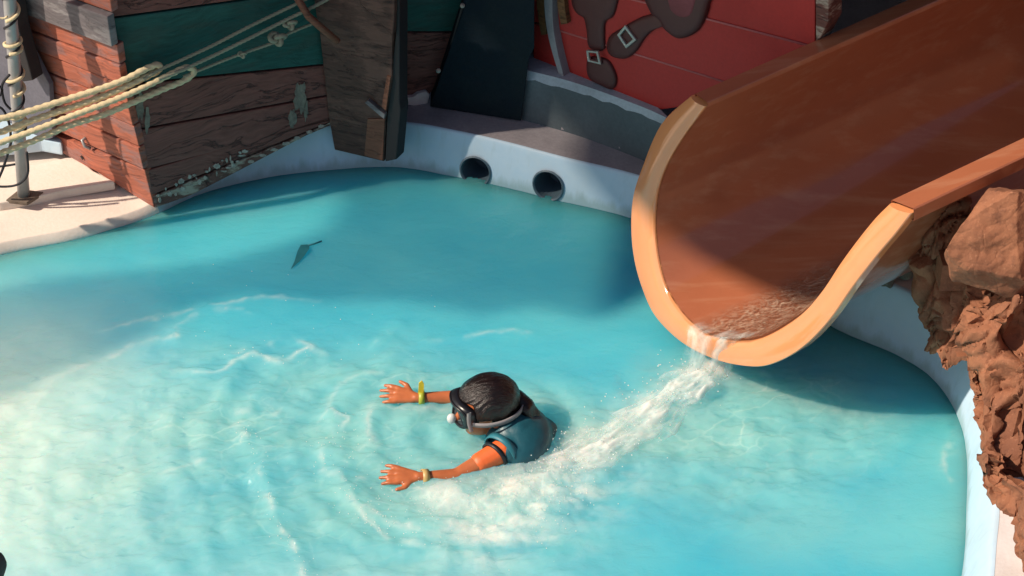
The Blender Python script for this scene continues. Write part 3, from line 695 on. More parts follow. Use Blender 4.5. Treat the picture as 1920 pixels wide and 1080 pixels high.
# mouth cut: plane t = -.02 + .4426 n + .05 s
mn = (sa - sn_ * .4426 - sh_ * .05); mo = S(0, 0, -.02)
def mouth(u, v):
    q = onp(u, v, mo, mn) - SB; return np.array((q.dot(sh_), q.dot(sn_), q.dot(sa)))
prs = [((1299, 178), (1327, 198)), ((1243, 231), (1285, 253)), ((1207, 314), (1252, 309)), ((1190, 370), (1234, 365)), ((1187, 431), (1230, 428)), ((1193, 487), (1236, 487)),
 ((1208, 540), (1252, 543)), ((1230, 588), (1280, 587)), ((1268, 629), (1313, 617)), ((1310, 657), (1347, 632)), ((1363, 678), (1385, 638)), ((1425, 686), (1425, 634)), ((1471, 673), (1468, 614)),
 ((1515, 645), (1512, 582)), ((1560, 598), (1548, 540)), ((1604, 535), (1581, 490)), ((1649, 477), (1614, 445)), ((1683, 437), (1645, 407)), ((1713, 398), (1671, 381))]
outc = cr([mouth(*a) for a, b_ in prs], 6); innc = cr([mouth(*b_) for a, b_ in prs], 6); NM = len(innc)
slide = empty('water_slide', 'large glossy orange fibreglass water slide chute pouring into the pool', 'water slide')
NT = 46; TE = 3.6; vs = []
nn2 = []
for i in range(NM):
    a = innc[max(i - 1, 0)]; b_ = innc[min(i + 1, NM - 1)]; d = np.array((b_[0] - a[0], b_[1] - a[1])); d /= np.hypot(*d); nn2.append(np.array((d[1], -d[0])))
if nn2[NM // 2][1] > 0: nn2 = [-n for n in nn2]
for j in range(NT + 1):
    for i in range(NM):
        s, n, t0 = innc[i]; t = t0 + (TE - t0) * (j / NT) ** 1.3; vs.append(S(s, n, t))
for j in range(NT + 1):
    for i in range(NM):
        s, n, t0 = innc[i]; t = t0 + .012 + (TE - t0) * (j / NT) ** 1.3; o2 = nn2[i] * .014; vs.append(S(s + o2[0], n + o2[1], t))
fs = []; O = (NT + 1) * NM
for j in range(NT):
    for i in range(NM - 1):
        q = [j * NM + i, j * NM + i + 1, (j + 1) * NM + i + 1, (j + 1) * NM + i]; fs.append(q); fs.append([O + k for k in q[::-1]])
    fs.append([j * NM, (j + 1) * NM, O + (j + 1) * NM, O + j * NM])
    q = NM - 1; fs.append([j * NM + q, O + j * NM + q, O + (j + 1) * NM + q, (j + 1) * NM + q])
link('chute', mesh_from('chute', vs, fs), M['slide'], slide, smooth=True)
# rolled flange round the mouth
vs = []; fs = []; rowsF = [(0, .004), (.0, -.005), (.03, -.009), (.25, -.0145), (.5, -.0165), (.75, -.0145), (.97, -.009), (1, -.005), (1.0, .024), (.9, .024)]
for i in range(NM):
    a, b_ = innc[i], outc[i]
    for (f, dt) in rowsF:
        q = a + (b_ - a) * f; vs.append(S(q[0], q[1], q[2] + dt))
nr_ = len(rowsF)
for i in range(NM - 1):
    for j in range(nr_ - 1): fs.append([i * nr_ + j, (i + 1) * nr_ + j, (i + 1) * nr_ + j + 1, i * nr_ + j + 1])
for i in (0, NM - 1): fs.append([i * nr_ + j for j in range(nr_)])
fl_ = link('mouth_flange', fixn(mesh_from('mouth_flange', vs, fs)), M['rim_bright'], slide, smooth=True)
def sharpen(o, ang=28):
    bm = bmesh.new(); bm.from_mesh(o.data)
    for e in bm.edges:
        if len(e.link_faces) == 2 and e.calc_face_angle(0) > R(ang): e.smooth = False
    bm.to_mesh(o.data); bm.free()
sharpen(fl_)
# top lips along both sides
def lip(i, width, name):
    a = innc[i]; b_ = a + (outc[i] - a) * width; vs = []; fs = []
    e_ = (b_[0] - a[0]); prof = [(a[0], a[1] - .004), (a[0], a[1] + .009), (a[0] + e_ * .03, a[1] + .012), (a[0] * .5 + b_[0] * .5, (a[1] + b_[1]) / 2 + .012), (b_[0] - e_ * .04, b_[1] + .012), (b_[0], b_[1] + .008), (b_[0], b_[1] - .03), (b_[0] - e_ * .12, b_[1] - .03)]
    N_ = 30
    for k in range(N_ + 1):
        f = k / N_
        for j, (s, n) in enumerate(prof):
            t0 = a[2] + (b_[2] - a[2]) * min(1, abs((s - a[0]) / (b_[0] - a[0] + 1e-9))) if k == 0 else a[2] + (TE - a[2]) * f
            vs.append(S(s, n, t0))
    m_ = len(prof)
    for k in range(N_):
        for j in range(m_ - 1): fs.append([k * m_ + j, (k + 1) * m_ + j, (k + 1) * m_ + j + 1, k * m_ + j + 1])
    o = link(name, fixn(mesh_from(name, vs, fs)), M['slide'], slide, smooth=True); sharpen(o)
lip(NM - 1, 1.0, 'top_lip'); lip(0, .85, 'top_lip')
# support legs under the chute
for (t, s) in [(1.5, .1), (2.9, .1)]:
    p = S(s, -.02, t); slab('support_post', [Vector((p.x + dx, p.y + dy, .1)) for dx, dy in ((-.05, -.05), (.05, -.05), (.05, .05), (-.05, .05))], Vector((0, 0, p.z - .1)), M['pole'], slide, .004)
# thin running water on the floor of the chute
iL, iR = [i for i, q in enumerate(innc)][int(NM * .42)], int(NM * .76)
vs = []; al = []; NI = iR - iL; NJ = 90
for j in range(NJ + 1):
    for k in range(NI + 1):
        s, n, t0 = innc[iL + k]; t = t0 - .012 + 2.6 * (j / NJ) ** 1.5; e = min(k, NI - k) / NI * 2
        q = S(s, n, t); hgt = .005 + .007 * e + .006 * (noise.fractal(Vector((t * 9, s * 26, 0)), 1, 2, 4)) * e
        vs.append(q + sn_ * hgt); al.append(min(1, e * 3.0))
fs = [[j * (NI + 1) + k, j * (NI + 1) + k + 1, (j + 1) * (NI + 1) + k + 1, (j + 1) * (NI + 1) + k] for j in range(NJ) for k in range(NI)]
me = mesh_from('water_film', vs, fs); at = me.attributes.new('alpha', 'FLOAT', 'POINT'); at.data.foreach_set('value', al)
tag(link('water_film', me, M['film'], smooth=True), kind='stuff')

# water leaving the mouth over the lip, and the low white ridge where it runs into the pool
def alpha_mesh(name, vs, fs, al):
    me = mesh_from(name, vs, fs); at = me.attributes.new('alpha', 'FLOAT', 'POINT'); at.data.foreach_set('value', al)
    return tag(link(name, me, M['splash'], smooth=True), kind='stuff')
ia = min(range(NM), key=lambda i: abs(i - 7.55 * 6)); ib = min(range(NM), key=lambda i: abs(i - 11.15 * 6))
vs = []; al = []; NK = 40; NV = 46
for j in range(NV + 1):
    f = j / NV
    for k in range(NK + 1):
        x = k / NK; fi = ia + (ib - ia) * x; i0 = int(fi); q = innc[i0] + (innc[min(i0 + 1, NM - 1)] - innc[i0]) * (fi - i0)
        A = S(q[0], q[1] + .010, q[2] + .07); B_ = S(q[0], q[1] + .022, q[2] - .03)
        L0 = P(1268 + (1372 - 1268) * x, 722 - 14 * x, .012)
        if f < .28: p = A.lerp(B_, f / .28)
        else:
            g = (f - .28) / .72; p = B_.lerp(L0, g); p.z = B_.z * (1 - g * g) + L0.z * g * g
        nz = noise.fractal(Vector((x * 7, f * 1.6, 2)), 1, 2, 5); nz2 = noise.fractal(Vector((x * 22, f * 7, 4)), 1, 2, 3)
        p.z += (nz * .014 + nz2 * .006) * min(1, f * 2); p += sh_ * noise.noise(Vector((x * 5, f * 5, 8))) * .012 * f
        e = min(x, 1 - x) * 2
        vs.append(p); al.append(max(0, min(1, .16 + .42 * f + .45 * nz)) * min(1, e * 4) * min(1, f * 5 + .05))
alpha_mesh('water_spout', vs, [[j * (NK + 1) + k, j * (NK + 1) + k + 1, (j + 1) * (NK + 1) + k + 1, (j + 1) * (NK + 1) + k] for j in range(NV) for k in range(NK)], al)
pathc = [(P(1330, 700, .04), .085), (P(1300, 718, .035), .095), (P(1262, 742, .03), .10), (P(1215, 775, .022), .10), (P(1160, 815, .015), .10), (P(1105, 850, .008), .10), (P(1050, 875, .0), .10), (P(990, 900, -.004), .10)]
pc = cr([(*p, w) for p, w in pathc], 14); vs = []; al = []; NK = 60; NP_ = len(pc)
for i, q in enumerate(pc):
    c = Vector(q[:3]); w = q[3]; a = pc[max(i - 1, 0)]; b_ = pc[min(i + 1, NP_ - 1)]; T = (Vector(b_[:3]) - Vector(a[:3])).normalized(); side = T.cross(Vector((0, 0, 1))).normalized()
    f = i / (NP_ - 1); sl_ = f * .95
    for k in range(NK + 1):
        x = (k / NK - .5) * 2; dome = 1 - x * x
        nz = noise.fractal(Vector((sl_ * 5.5, x * 2.6, 3.1)), 1, 2, 6); nz2 = noise.fractal(Vector((sl_ * 30, x * 6, 9.1)), 1, 2, 4)
        hh = dome * .014 + (nz * .012 + nz2 * .004) * dome ** .5
        ww = w * (1 + .30 * noise.noise(Vector((sl_ * 9, 5.5 * (1 if x > 0 else -1), 1))))
        vs.append(c + side * (x * ww) + Vector((0, 0, hh - .02 * (1 - dome))))
        al.append(max(0, min(1, (-.04 + .80 * dome ** 1.3 + .7 * nz) * min(1, .35 + f * 4) * (1 - max(0, f - .72) * 3.4))))
alpha_mesh('white_water', vs, [[i * (NK + 1) + k, i * (NK + 1) + k + 1, (i + 1) * (NK + 1) + k + 1, (i + 1) * (NK + 1) + k] for i in range(NP_ - 1) for k in range(NK)], al)
# droplets
bm = bmesh.new(); bmesh.ops.create_icosphere(bm, subdivisions=1, radius=1); bv = np.array([v.co[:] for v in bm.verts]); bf = np.array([[v.index for v in f.verts] for f in bm.faces]); bm.free()
DV = []; DF = []
def drop(p, r):
    o_ = len(DV) * len(bv); DV.append(bv * np.array((r, r * random.uniform(.7, 1.5), r)) + np.array(p)); DF.append(bf + o_)
rd_ = random.Random(3)
for k in range(420):
    i = int(rd_.random() ** .8 * (len(pc) - 1)); q = pc[i]; f = i / len(pc)
    if f < .12: continue
    drop((q[0] + rd_.gauss(0, .065), q[1] + rd_.gauss(0, .07), max(.004, q[2] + .01 + abs(rd_.gauss(0, .022)))), rd_.uniform(.0008, .0024))
for L, cnt, sp in ((lines[0], 90, .018), (lines[2], 60, .03), (lines[3], 60, .04), (lines[4], 20, .03), ([(1000, 900, 1), (900, 940, 1), (760, 960, 1)], 260, .07), ([(1080, 880, 1), (960, 990, 1)], 240, .08), ([(740, 880, 1), (620, 830, 1)], 40, .06), ([(430, 560, 1), (700, 700, 1)], 30, .2)):
    w_ = wp(L)
    for k in range(cnt):
        i = rd_.randrange(len(w_) - 1); t = rd_.random(); x = w_[i][0] * (1 - t) + w_[i + 1][0] * t + rd_.gauss(0, sp); y = w_[i][1] * (1 - t) + w_[i + 1][1] * t + rd_.gauss(0, sp)
        drop((x, y, wz(x, y) + rd_.uniform(0, .012)), rd_.uniform(.0007, .0019))
dv = np.concatenate(DV); df = np.concatenate(DF)
tag(link('water_droplets', mesh_from('water_droplets', dv.tolist(), df.tolist()), M['drop'], smooth=True), kind='stuff')

def capsule(bm, a, b_, ra, rb, n=6):
    a, b_ = Vector(a), Vector(b_); L = (b_ - a).length; m_ = max(2, int(L / (min(ra, rb) * .35)))
    for k in range(m_ + 1):
        f = k / m_; s = bmesh.ops.create_icosphere(bm, subdivisions=2, radius=ra + (rb - ra) * f, matrix=Matrix.Translation(a.lerp(b_, f)))
def ell(bm, c, s, rot=None):
    mt = Matrix.Translation(Vector(c)) @ (rot.to_4x4() if rot else Matrix.Identity(4)) @ Matrix.Diagonal((*s, 1))
    bmesh.ops.create_icosphere(bm, subdivisions=3, radius=1, matrix=mt)
def fuse(name, bm, vox, mat, parent, smooth=4):
    me = bpy.data.meshes.new(name); bm.to_mesh(me); bm.free()
    o = bpy.data.objects.new(name, me); COL.objects.link(o)
    r_ = o.modifiers.new('r', 'REMESH'); r_.mode = 'VOXEL'; r_.voxel_size = vox
    s_ = o.modifiers.new('s', 'SMOOTH'); s_.iterations = smooth; s_.factor = .5
    dg = bpy.context.evaluated_depsgraph_get(); me2 = bpy.data.meshes.new_from_object(o.evaluated_get(dg))
    bpy.data.objects.remove(o); me2.name = name
    return link(name, me2, mat, parent, smooth=True)
# ------------------------------------------------------------------ rocks
def rock(name, c, size, rot, seed, mat, parent=None, sub=5, amp=.30, strat=0.0, sdir=Vector((1, .2, -.6))):
    bm = bmesh.new(); bmesh.ops.create_icosphere(bm, subdivisions=sub, radius=1.0)
    off = Vector((seed * 3.7, seed * 1.3, seed * 5.1)); M3 = Matrix.Rotation(rot[2], 3, 'Z') @ Matrix.Rotation(rot[1], 3, 'Y') @ Matrix.Rotation(rot[0], 3, 'X')
    r_ = random.Random(seed); planes = []
    for k in range(13):
        d = Vector((r_.gauss(0, 1), r_.gauss(0, 1), r_.gauss(0, 1))).normalized(); planes.append((d, r_.uniform(.5, .82)))
    for v in bm.verts:
        p = v.co.copy()
        for d, h in planes:
            e = p.dot(d) - h
            if e > 0: p -= d * e * .9
        n1 = noise.fractal(p * 1.5 + off, 1.2, 2.0, 4); n2 = noise.ridged_multi_fractal(p * 1.1 + off, 1.1, 2.1, 4, 1.0, 2.0) - 1.0
        p += v.co.normalized() * (n1 * amp * .36 + n2 * amp * .12)
        q = Vector((p.x * size[0], p.y * size[1], p.z * size[2])); q = M3 @ q
        if strat:
            w_ = q.dot(sdir) / strat + 1.2 * noise.noise(q * 3.0 + off); fr = w_ - math.floor(w_)
            q -= (M3 @ v.co).normalized() * (.050 * max(0, 1 - min(fr, 1 - fr) * 7))
        v.co = q + Vector(c)
    me = bpy.data.meshes.new(name); bm.to_mesh(me); bm.free()
    return link(name, me, mat, parent, smooth=False)
crop_ = empty('rock_outcrop', 'large cracked reddish brown rock outcrop along the right pool edge', 'rock outcrop')
def Py(u, v, y): return onp(u, v, Vector((0, y, 0)), Vector((0, 1, 0)))
bould = rock('boulder', Py(1880, 440, -.84), (.20, .15, .20), (.2, .1, .3), 11, M['rock'], None, 6, .28)
tag(bould, 'big rounded brown boulder directly under the right lip of the slide', 'boulder')
RK = [  # u, v, y, size, rot, seed
 (1842, 600, -.84, (.060, .09, .15), (.15, .45, .2), 21), (1892, 565, -.86, (.065, .10, .20), (.1, .5, .1), 22), (1800, 630, -.76, (.050, .09, .13), (.1, .35, .4), 23),
 (1955, 620, -.86, (.09, .13, .30), (.1, .4, .2), 24), (1872, 690, -.93, (.055, .10, .15), (.2, .45, .2), 25), (1915, 740, -.98, (.070, .12, .20), (.2, .5, .1), 26),
 (1872, 830, -1.07, (.055, .13, .11), (.1, .35, .1), 27), (1930, 900, -1.16, (.065, .14, .19), (.1, .45, .0), 28), (1932, 1010, -1.34, (.070, .15, .17), (.1, .4, .1), 29), (1915, 860, -1.10, (.030, .10, .16), (.0, .5, .1), 51), (1890, 770, -1.02, (.030, .10, .15), (.0, .5, .1), 52),
 (1862, 560, -.86, (.032, .08, .17), (.0, .5, .1), 53), (1920, 660, -.93, (.032, .09, .19), (.0, .55, .1), 54), (1828, 655, -.82, (.028, .07, .10), (.0, .4, .1), 55), (1935, 1100, -1.52, (.06, .15, .2), (.0, .4, .1), 56), (1925, 985, -1.36, (.055, .12, .20), (.0, .4, .1), 61), (1930, 1050, -1.45, (.050, .12, .20), (.0, .4, .1), 62), (1888, 925, -1.26, (.045, .10, .12), (.0, .4, .1), 63), (1862, 885, -1.18, (.040, .09, .09), (.0, .3, .1), 64), (1850, 770, -1.0, (.035, .09, .09), (0, .3, .1), 57), (1900, 1010, -1.30, (.03, .08, .10), (0, .4, 0), 58), (1985, 790, -1.0, (.10, .18, .34), (.1, .4, .2), 30), (1902, 950, -1.22, (.040, .10, .10), (.1, .4, .1), 33),
 (1985, 470, -.80, (.16, .16, .34), (.1, .3, .1), 31), (2070, 640, -.9, (.22, .4, .6), (0, 0, .2), 32), (2070, 1000, -1.3, (.17, .4, .5), (0, 0, .2), 34), (1830, 520, -.66, (.12, .14, .26), (0, .2, .3), 35), (1900, 650, -.82, (.12, .14, .26), (0, .2, .3), 36), (1955, 800, -1.0, (.12, .16, .26), (0, .2, .3), 37), (1985, 950, -1.2, (.12, .16, .26), (0, .2, .3), 38)]
tmp = []
for (u, v, y, s_, r_, sd_) in RK:
    tmp.append(rock('rock', Py(u, v, y), s_, r_, sd_, M['rock'], None, 4, .30))
bm = bmesh.new()
for o in tmp:
    bm.from_mesh(o.data); bpy.data.objects.remove(o)
for (u, v, y, a_) in [(1800, 590, -.72, (.07, .09, .16)), (1860, 640, -.84, (.08, .10, .20)), (1905, 760, -.98, (.08, .12, .20)), (1900, 870, -1.08, (.07, .12, .16)), (1940, 960, -1.2, (.08, .14, .16)), (1965, 1040, -1.42, (.08, .14, .24)), (1922, 1010, -1.46, (.035, .09, .15)), (1925, 1065, -1.56, (.035, .09, .15)), (1945, 1100, -1.52, (.07, .14, .20)), (1760, 560, -.60, (.09, .10, .20)), (1772, 450, -.58, (.12, .10, .16)), (1850, 840, -1.06, (.045, .09, .09))]:
    ell(bm, Py(u, v, y), a_)
oc = fuse('rock_face', bm, .0075, M['rock'], crop_, 1)
for p in oc.data.polygons: p.use_smooth = True
n_ = len(oc.data.vertices); co = np.zeros(n_ * 3); oc.data.vertices.foreach_get('co', co); co = co.reshape(-1, 3); no = np.zeros(n_ * 3); oc.data.vertices.foreach_get('normal', no); no = no.reshape(-1, 3)
DD = Vector((.50, .15, 1)).normalized(); D1 = DD.cross(Vector((0, 1, 0))).normalized(); D2 = DD.cross(D1)
for k in range(n_):
    q = Vector(co[k]); w_ = Vector((noise.noise(q * 5), noise.noise(q * 5 + Vector((9, 0, 0))), noise.noise(q * 5 + Vector((0, 9, 0))))) * .03
    q = q + w_; c = Vector((q.dot(D1) * 8.5, q.dot(D2) * 6, q.dot(DD) * 3.0))
    (d_, pt) = noise.voronoi(c); e = d_[1] - d_[0]; cv = noise.cell(pt[0] * 7.3)
    c2 = c * 2.6; (d2_, pt2) = noise.voronoi(c2); e2 = d2_[1] - d2_[0]
    h = (cv - .5) * .042 * min(1, e * 4) - .042 * max(0, 1 - e / .16) ** 1.5 - .012 * max(0, 1 - e2 / .14) + (noise.cell(pt2[0] * 5.1) - .5) * .010 + noise.fractal(q * 14, 1, 2, 4) * .004
    co[k] += no[k] * h
oc.data.vertices.foreach_set('co', co.ravel()); oc.data.update(); sharpen(oc, 42)
# unseen tall rocks added to block sky light from the slide
for k, (x, y, a_) in enumerate([(2.7, -1.1, (.55, .6, 1.5)), (2.9, -2.1, (.6, .7, 1.7)), (3.1, .1, (.5, .6, 1.5)), (2.5, -3.1, (.6, .6, 1.3))]):
    o = rock('sky_block_rock', (x, y, a_[2] * .7), a_, (0, 0, k), 70 + k, M['rock'], None, 4, .3); tag(o, ('added tall rock blocking sky light right of the outcrop', 'added tallest rock blocking sky light before the outcrop', 'added rock blocking sky light behind the slide rocks', 'added broad rock blocking sky light nearest the bridge')[k], 'rock pillar')
g1 = rock('grey_stone', P(1690, 505, .24), (.05, .05, .045), (.1, .4, .4), 42, M['greyrock'], None, 4, .3); tag(g1, 'small pale grey stone below the slide lip', 'stone')
g2 = rock('grey_stone', P(1662, 522, .22), (.05, .04, .03), (.1, .1, .9), 43, M['greyrock'], None, 4, .3); tag(g2, 'flat grey stone closest to the slide on the pool wall top', 'stone')
fg = rock('dark_post', P(-22, 1096, .3), (.05, .05, .12), (.0, .2, .4), 45, M['darkrock'], None, 4, .12); tag(fg, 'dark blunt rock poking in at the bottom left corner', 'rock')

# ------------------------------------------------------------------ pole with wound cord
pole = empty('metal_pole', 'grey metal pole wound with cord on a rusty base plate', 'pole')
pb = P(45, 372, .075); top = onp(18, 0, pb, Vector((0, -1, 0))); pdv = (top - pb).normalized()
tube('pole_tube', [pb, pb + pdv * .3, pb + pdv * 1.0, pb + pdv * 2.4], .021, M['pole'], pole, seg=20)
bp = [pb + Vector(q) for q in ((-.055, -.03, 0), (.02, -.045, 0), (.065, .02, 0), (-.02, .04, 0))]
slab('base_plate', bp, Vector((0, 0, .014)), M['rust'], pole, .003)
def helix(z0, z1, turns, r, ph=0, n=60):
    s1_ = pdv.cross(Vector((0, 1, 0))).normalized(); s2_ = pdv.cross(s1_)
    return [pb + pdv * (z0 + (z1 - z0) * k / n) + (s1_ * math.cos(ph + turns * 2 * math.pi * k / n) + s2_ * math.sin(ph + turns * 2 * math.pi * k / n)) * r for k in range(n + 1)]
c1 = tube('black_cord', helix(.24, 1.15, 8.5, .0235, .5, 200), .0042, M['cord'], pole, seg=6)
c1.parent = pole
for (a, b_, ph) in ((.70, .83, 1.2), (.42, .50, 1.4), (.29, .35, 1.1), (.58, .62, 1.3)):
    tag(tube('rope_wrap', helix(a, b_, 1.4, .027, ph, 40), .006, M['rope'], None, seg=8, lobes=3, twist=300), {.70: 'uppermost cream rope wrap round the metal pole', .42: 'third cream rope wrap down the metal pole', .29: 'lowest cream rope wrap on the metal pole', .58: 'second cream rope wrap down the metal pole'}[a], 'rope')
net = empty('black_net', 'loose black rope netting left of the metal pole', 'net')
q0 = pb + Vector((0, -.05, 0)); nY = Vector((0, -1, 0))
def npth(px): return [Vector(p) for p in cr([tuple(onp(u, v, q0, nY)) for u, v in px], 8)]
for px in ([(-30, 345), (5, 350), (35, 345), (52, 325), (50, 285)], [(-30, 310), (0, 312), (28, 308)], [(24, 255), (14, 290), (4, 320), (-10, 350)], [(-20, 195), (5, 205), (18, 235), (20, 262)], [(18, 140), (4, 160), (8, 190), (20, 205)], [(-20, 150), (4, 168), (-10, 190)]):
    tube('net_strand', npth(px), .0045, M['cord'], net, seg=6)
tag(tube('hanging_line', npth([(-60, 22), (0, 34), (14, 31)]), .004, M['rope'], None, seg=6), 'thin orange cream cord reaching the pole from the left', 'cord')

# ------------------------------------------------------------------ mooring ropes
cE = onp(235, 150, K, nR) + Vector((0, -.06, 0))
dR_ = (KR - K); dR_.z = 0; dR_.normalize(); nA = Vector((dR_.y, -dR_.x, 0)); nA = nA if nA.y < 0 else -nA
dL_ = Vector((1, .30, 0)).normalized(); nB = Vector((dL_.y, -dL_.x, 0)); nB = nB if nB.y < 0 else -nB
def rp(u, v, lift=0.0):
    if u >= 235: q = onp(u, v, cE, nA)
    else: q = onp(u, v, cE, nB)
    return tuple(q + Vector((0, -lift, 0)))
def rope(name, px, rad, mat, label, group=None, lift=0.0, lobes=3, tw=None):
    pth = resample([Vector(p) for p in cr([rp(u, v, lift) for u, v in px], 14)], rad * .35)
    vs, fs = tube_geo(pth, rad, seg=12, lobes=lobes, twist=tw or (.75 / rad), amp=.34)
    o = link(name, mesh_from(name, vs, fs), mat, None, smooth=True); return tag(o, label, 'rope', group)
rope('mooring_rope', [(-60, 237), (0, 223), (60, 207), (133, 184), (190, 166), (235, 149), (270, 131), (292, 122), (300, 125), (296, 133), (270, 146), (235, 163), (195, 180), (150, 196), (80, 219), (0, 248), (-60, 268)], .0105, M['rope'], 'thick cream mooring rope bent back in the upper loop before the ship corner', 'thick mooring ropes')
rope('mooring_rope', [(-60, 302), (0, 282), (60, 260), (133, 229), (190, 211), (249, 187), (311, 160), (345, 146), (362, 134), (364, 124), (350, 121), (330, 129), (290, 149), (249, 168), (200, 188), (130, 214), (70, 237), (-60, 284)], .0098, M['rope'], 'thick cream mooring rope bent back in the lower loop before the green board', 'thick mooring ropes', lift=.02)
rope('thin_line', [(270, 146), (300, 128), (340, 110), (400, 82), (470, 46), (555, 5), (600, -18)], .0055, M['ropeshade'], 'uppermost thin grey line running from the rope loops to the rudder top', 'thin lines', lift=.01)
rope('thin_line', [(300, 140), (345, 122), (400, 97), (470, 63), (530, 33), (590, 4), (620, -12)], .0058, M['ropeshade'], 'middle thin grey line running from the rope loops to the rudder top', 'thin lines', lift=.03)
rope('thin_line', [(345, 138), (368, 129), (420, 108), (455, 95), (520, 72), (545, 56), (600, 34)], .0050, M['ropeshade'], 'lowest thin grey line ending in knots before the rudder', 'thin lines', lift=.02)
def knot(u, v, r, label):
    pts = []
    c = Vector(rp(u, v, .03))
    for k in range(41):
        t = 2 * math.pi * k / 40; pts.append(c + Vector(((math.sin(t) + 2 * math.sin(2 * t)) * r * .45, math.sin(3 * t) * r * .5, (math.cos(t) - 2 * math.cos(2 * t)) * r * .35)))
    tag(tube('rope_knot', pts, r * .42, M['rope'] if False else M['ropeshade'], None, seg=8, lobes=3, twist=150), label, 'knot')
knot(522, 64, .020, 'larger tan rope knot on the thin lines below'); knot(545, 37, .016, 'smaller tan rope knot above on the thin lines near the rudder'); knot(456, 94, .010, 'small splice knot halfway along the lowest thin line')

# ------------------------------------------------------------------ swimmer
sk = empty('person', 'dark haired swimmer with diving mask and teal vest reaching both arms left in the pool', 'person')
def m_skin():
    m, t = newmat('skin'); b = NB(t); n1 = b.noise(b.pos(), 18, 5)
    c = b.mix(b.ramp(n1, [(.4, 0.), (.65, 1.)]), (.52, .155, .058), (.42, .12, .045))
    b.out(b.pbsdf(Base_Color=c, Roughness=.36, Subsurface_Weight=.15, Subsurface_Radius=(.02, .008, .004), Subsurface_Scale=.5, Normal=b.bump(b.noise(b.pos(), 150, 3), .15, .002))); return m
M['skin'] = m_skin()
def m_hair():
    m, t = newmat('wet_hair'); b = NB(t); tc = b.n('ShaderNodeTexCoord').outputs['Object']
    mp = b.n('ShaderNodeMapping', ins={0: tc, 3: (9, 80, 9)}).outputs[0]
    n1 = b.noise(mp, 5, 6, .6, .4)
    c = b.mix(b.ramp(n1, [(.4, 0.), (.7, 1.)]), (.004, .003, .003), (.028, .011, .009))
    b.out(b.pbsdf(Base_Color=c, Roughness=.26, Normal=b.bump(n1, .6, .005))); return m
M['hair'] = m_hair()
M['vest'] = m_simple('teal_neoprene', (.014, .105, .145), .42, nscale=22, bump=.9, var=.35); M['veststrap'] = m_simple('teal_trim', (.03, .20, .26), .45); M['vestdark'] = m_simple('dark_trim', (.01, .013, .02), .5)
M['maskblack'] = m_simple('mask_rubber', (.012, .012, .016), .3, bump=0); M['maskgrey'] = m_simple('mask_strap', (.36, .34, .35), .35, bump=.1); M['white'] = m_simple('white_plastic', (.75, .78, .78), .3, bump=0)
M['yellow'] = m_simple('yellow_band', (.75, .55, .02), .4, bump=0); M['lime'] = m_simple('lime_band', (.45, .50, .05), .4, bump=0); M['tan'] = m_simple('tan_band', (.62, .42, .16), .4, bump=0)
HC = P(914, 757, .102)                                   # centre of the head
hf = Vector((-.94, -.30, -.10)).normalized(); hs = hf.cross(Vector((0, 0, 1))).normalized(); hu = hs.cross(hf).normalized()   # forward, side, up
HM = Matrix((hf, hs, hu)).transposed()                   # local x forward, y side, z up
def hd(x, y, z): return HC + hf * x + hs * y + hu * z
neck = P(935, 795, .03); chest = P(966, 818, .008); shN = P(940, 846, .022); shF = P(948, 770, .018)
bm = bmesh.new()
ell(bm, HC + hu * .012, (.088, .072, .078), HM); ell(bm, hd(.030, 0, -.045), (.052, .050, .055), HM); ell(bm, hd(.05, 0, -.075), (.028, .026, .022), HM)
capsule(bm, hd(.086, 0, -.004), hd(.100, 0, -.028), .009, .012); ell(bm, hd(.078, 0, -.052), (.012, .022, .008), HM)          # nose, mouth
for s_ in (-1, 1): ell(bm, hd(-.002, s_ * .073, -.018), (.014, .007, .022), HM)                                                 # ears
capsule(bm, hd(-.015, 0, -.05), neck, .040, .044); capsule(bm, neck, chest, .05, .075)
rotT = Matrix.Rotation(math.atan2(shN.y - shF.y, shN.x - shF.x), 3, 'Z')
ell(bm, chest + Vector((.01, 0, -.01)), (.125, .085, .062), rotT)
hip = P(1062, 846, -.15); capsule(bm, chest + Vector((0, 0, -.02)), hip, .085, .08)
for s_, k_ in ((-1, P(1170, 845, -.28)), (1, P(1160, 900, -.30))):
    capsule(bm, hip + Vector((0, s_ * -.04, 0)), k_, .065, .045); capsule(bm, k_, k_ + Vector((.22, s_ * .02, -.04)), .045, .028)
def arm(bm, sh, elb, wr, hand_dir, palm_n, side):
    capsule(bm, sh, elb, .033, .026); capsule(bm, elb, wr, .0265, .0165)
    hd_ = hand_dir.normalized(); ps = hd_.cross(palm_n).normalized() * side; pm = wr + hd_ * .038
    for w_ in (-.022, -.0075, .0075, .022): capsule(bm, wr + hd_ * .008 + ps * w_ * .4, wr + hd_ * .060 + ps * w_, .0115, .0095)
    tips = [(-.025, .044, -.08), (-.009, .053, -.02), (.008, .050, .05), (.025, .038, .14)]
    for (w_, L, sp) in tips:
        a = wr + hd_ * .060 + ps * w_; d1 = (hd_ + ps * sp * 1.3).normalized(); m1 = a + d1 * L * .5; d2 = (d1 - palm_n * .35).normalized()
        capsule(bm, a, m1, .0078, .0070); capsule(bm, m1, m1 + d2 * L * .5, .0070, .0055)
    a = wr + hd_ * .022 - ps * .018; m1 = a + (hd_ * .6 - ps * .9).normalized() * .026; capsule(bm, a, m1, .010, .0085); capsule(bm, m1, m1 + (hd_ * .95 - ps * .35).normalized() * .024, .0080, .0062)
elN = P(856, 894, -.014); wrN = P(784, 895, .007); elF = P(872, 746, .006); wrF = P(780, 746, .017)
arm(bm, shN, elN, wrN, Vector((-1, .02, .12)), Vector((0, -.35, 1)).normalized(), 1)
arm(bm, shF, elF, wrF, Vector((-1, .14, .10)), Vector((0, -.35, 1)).normalized(), -1)
fuse('body', bm, .0038, M['skin'], sk, 3)
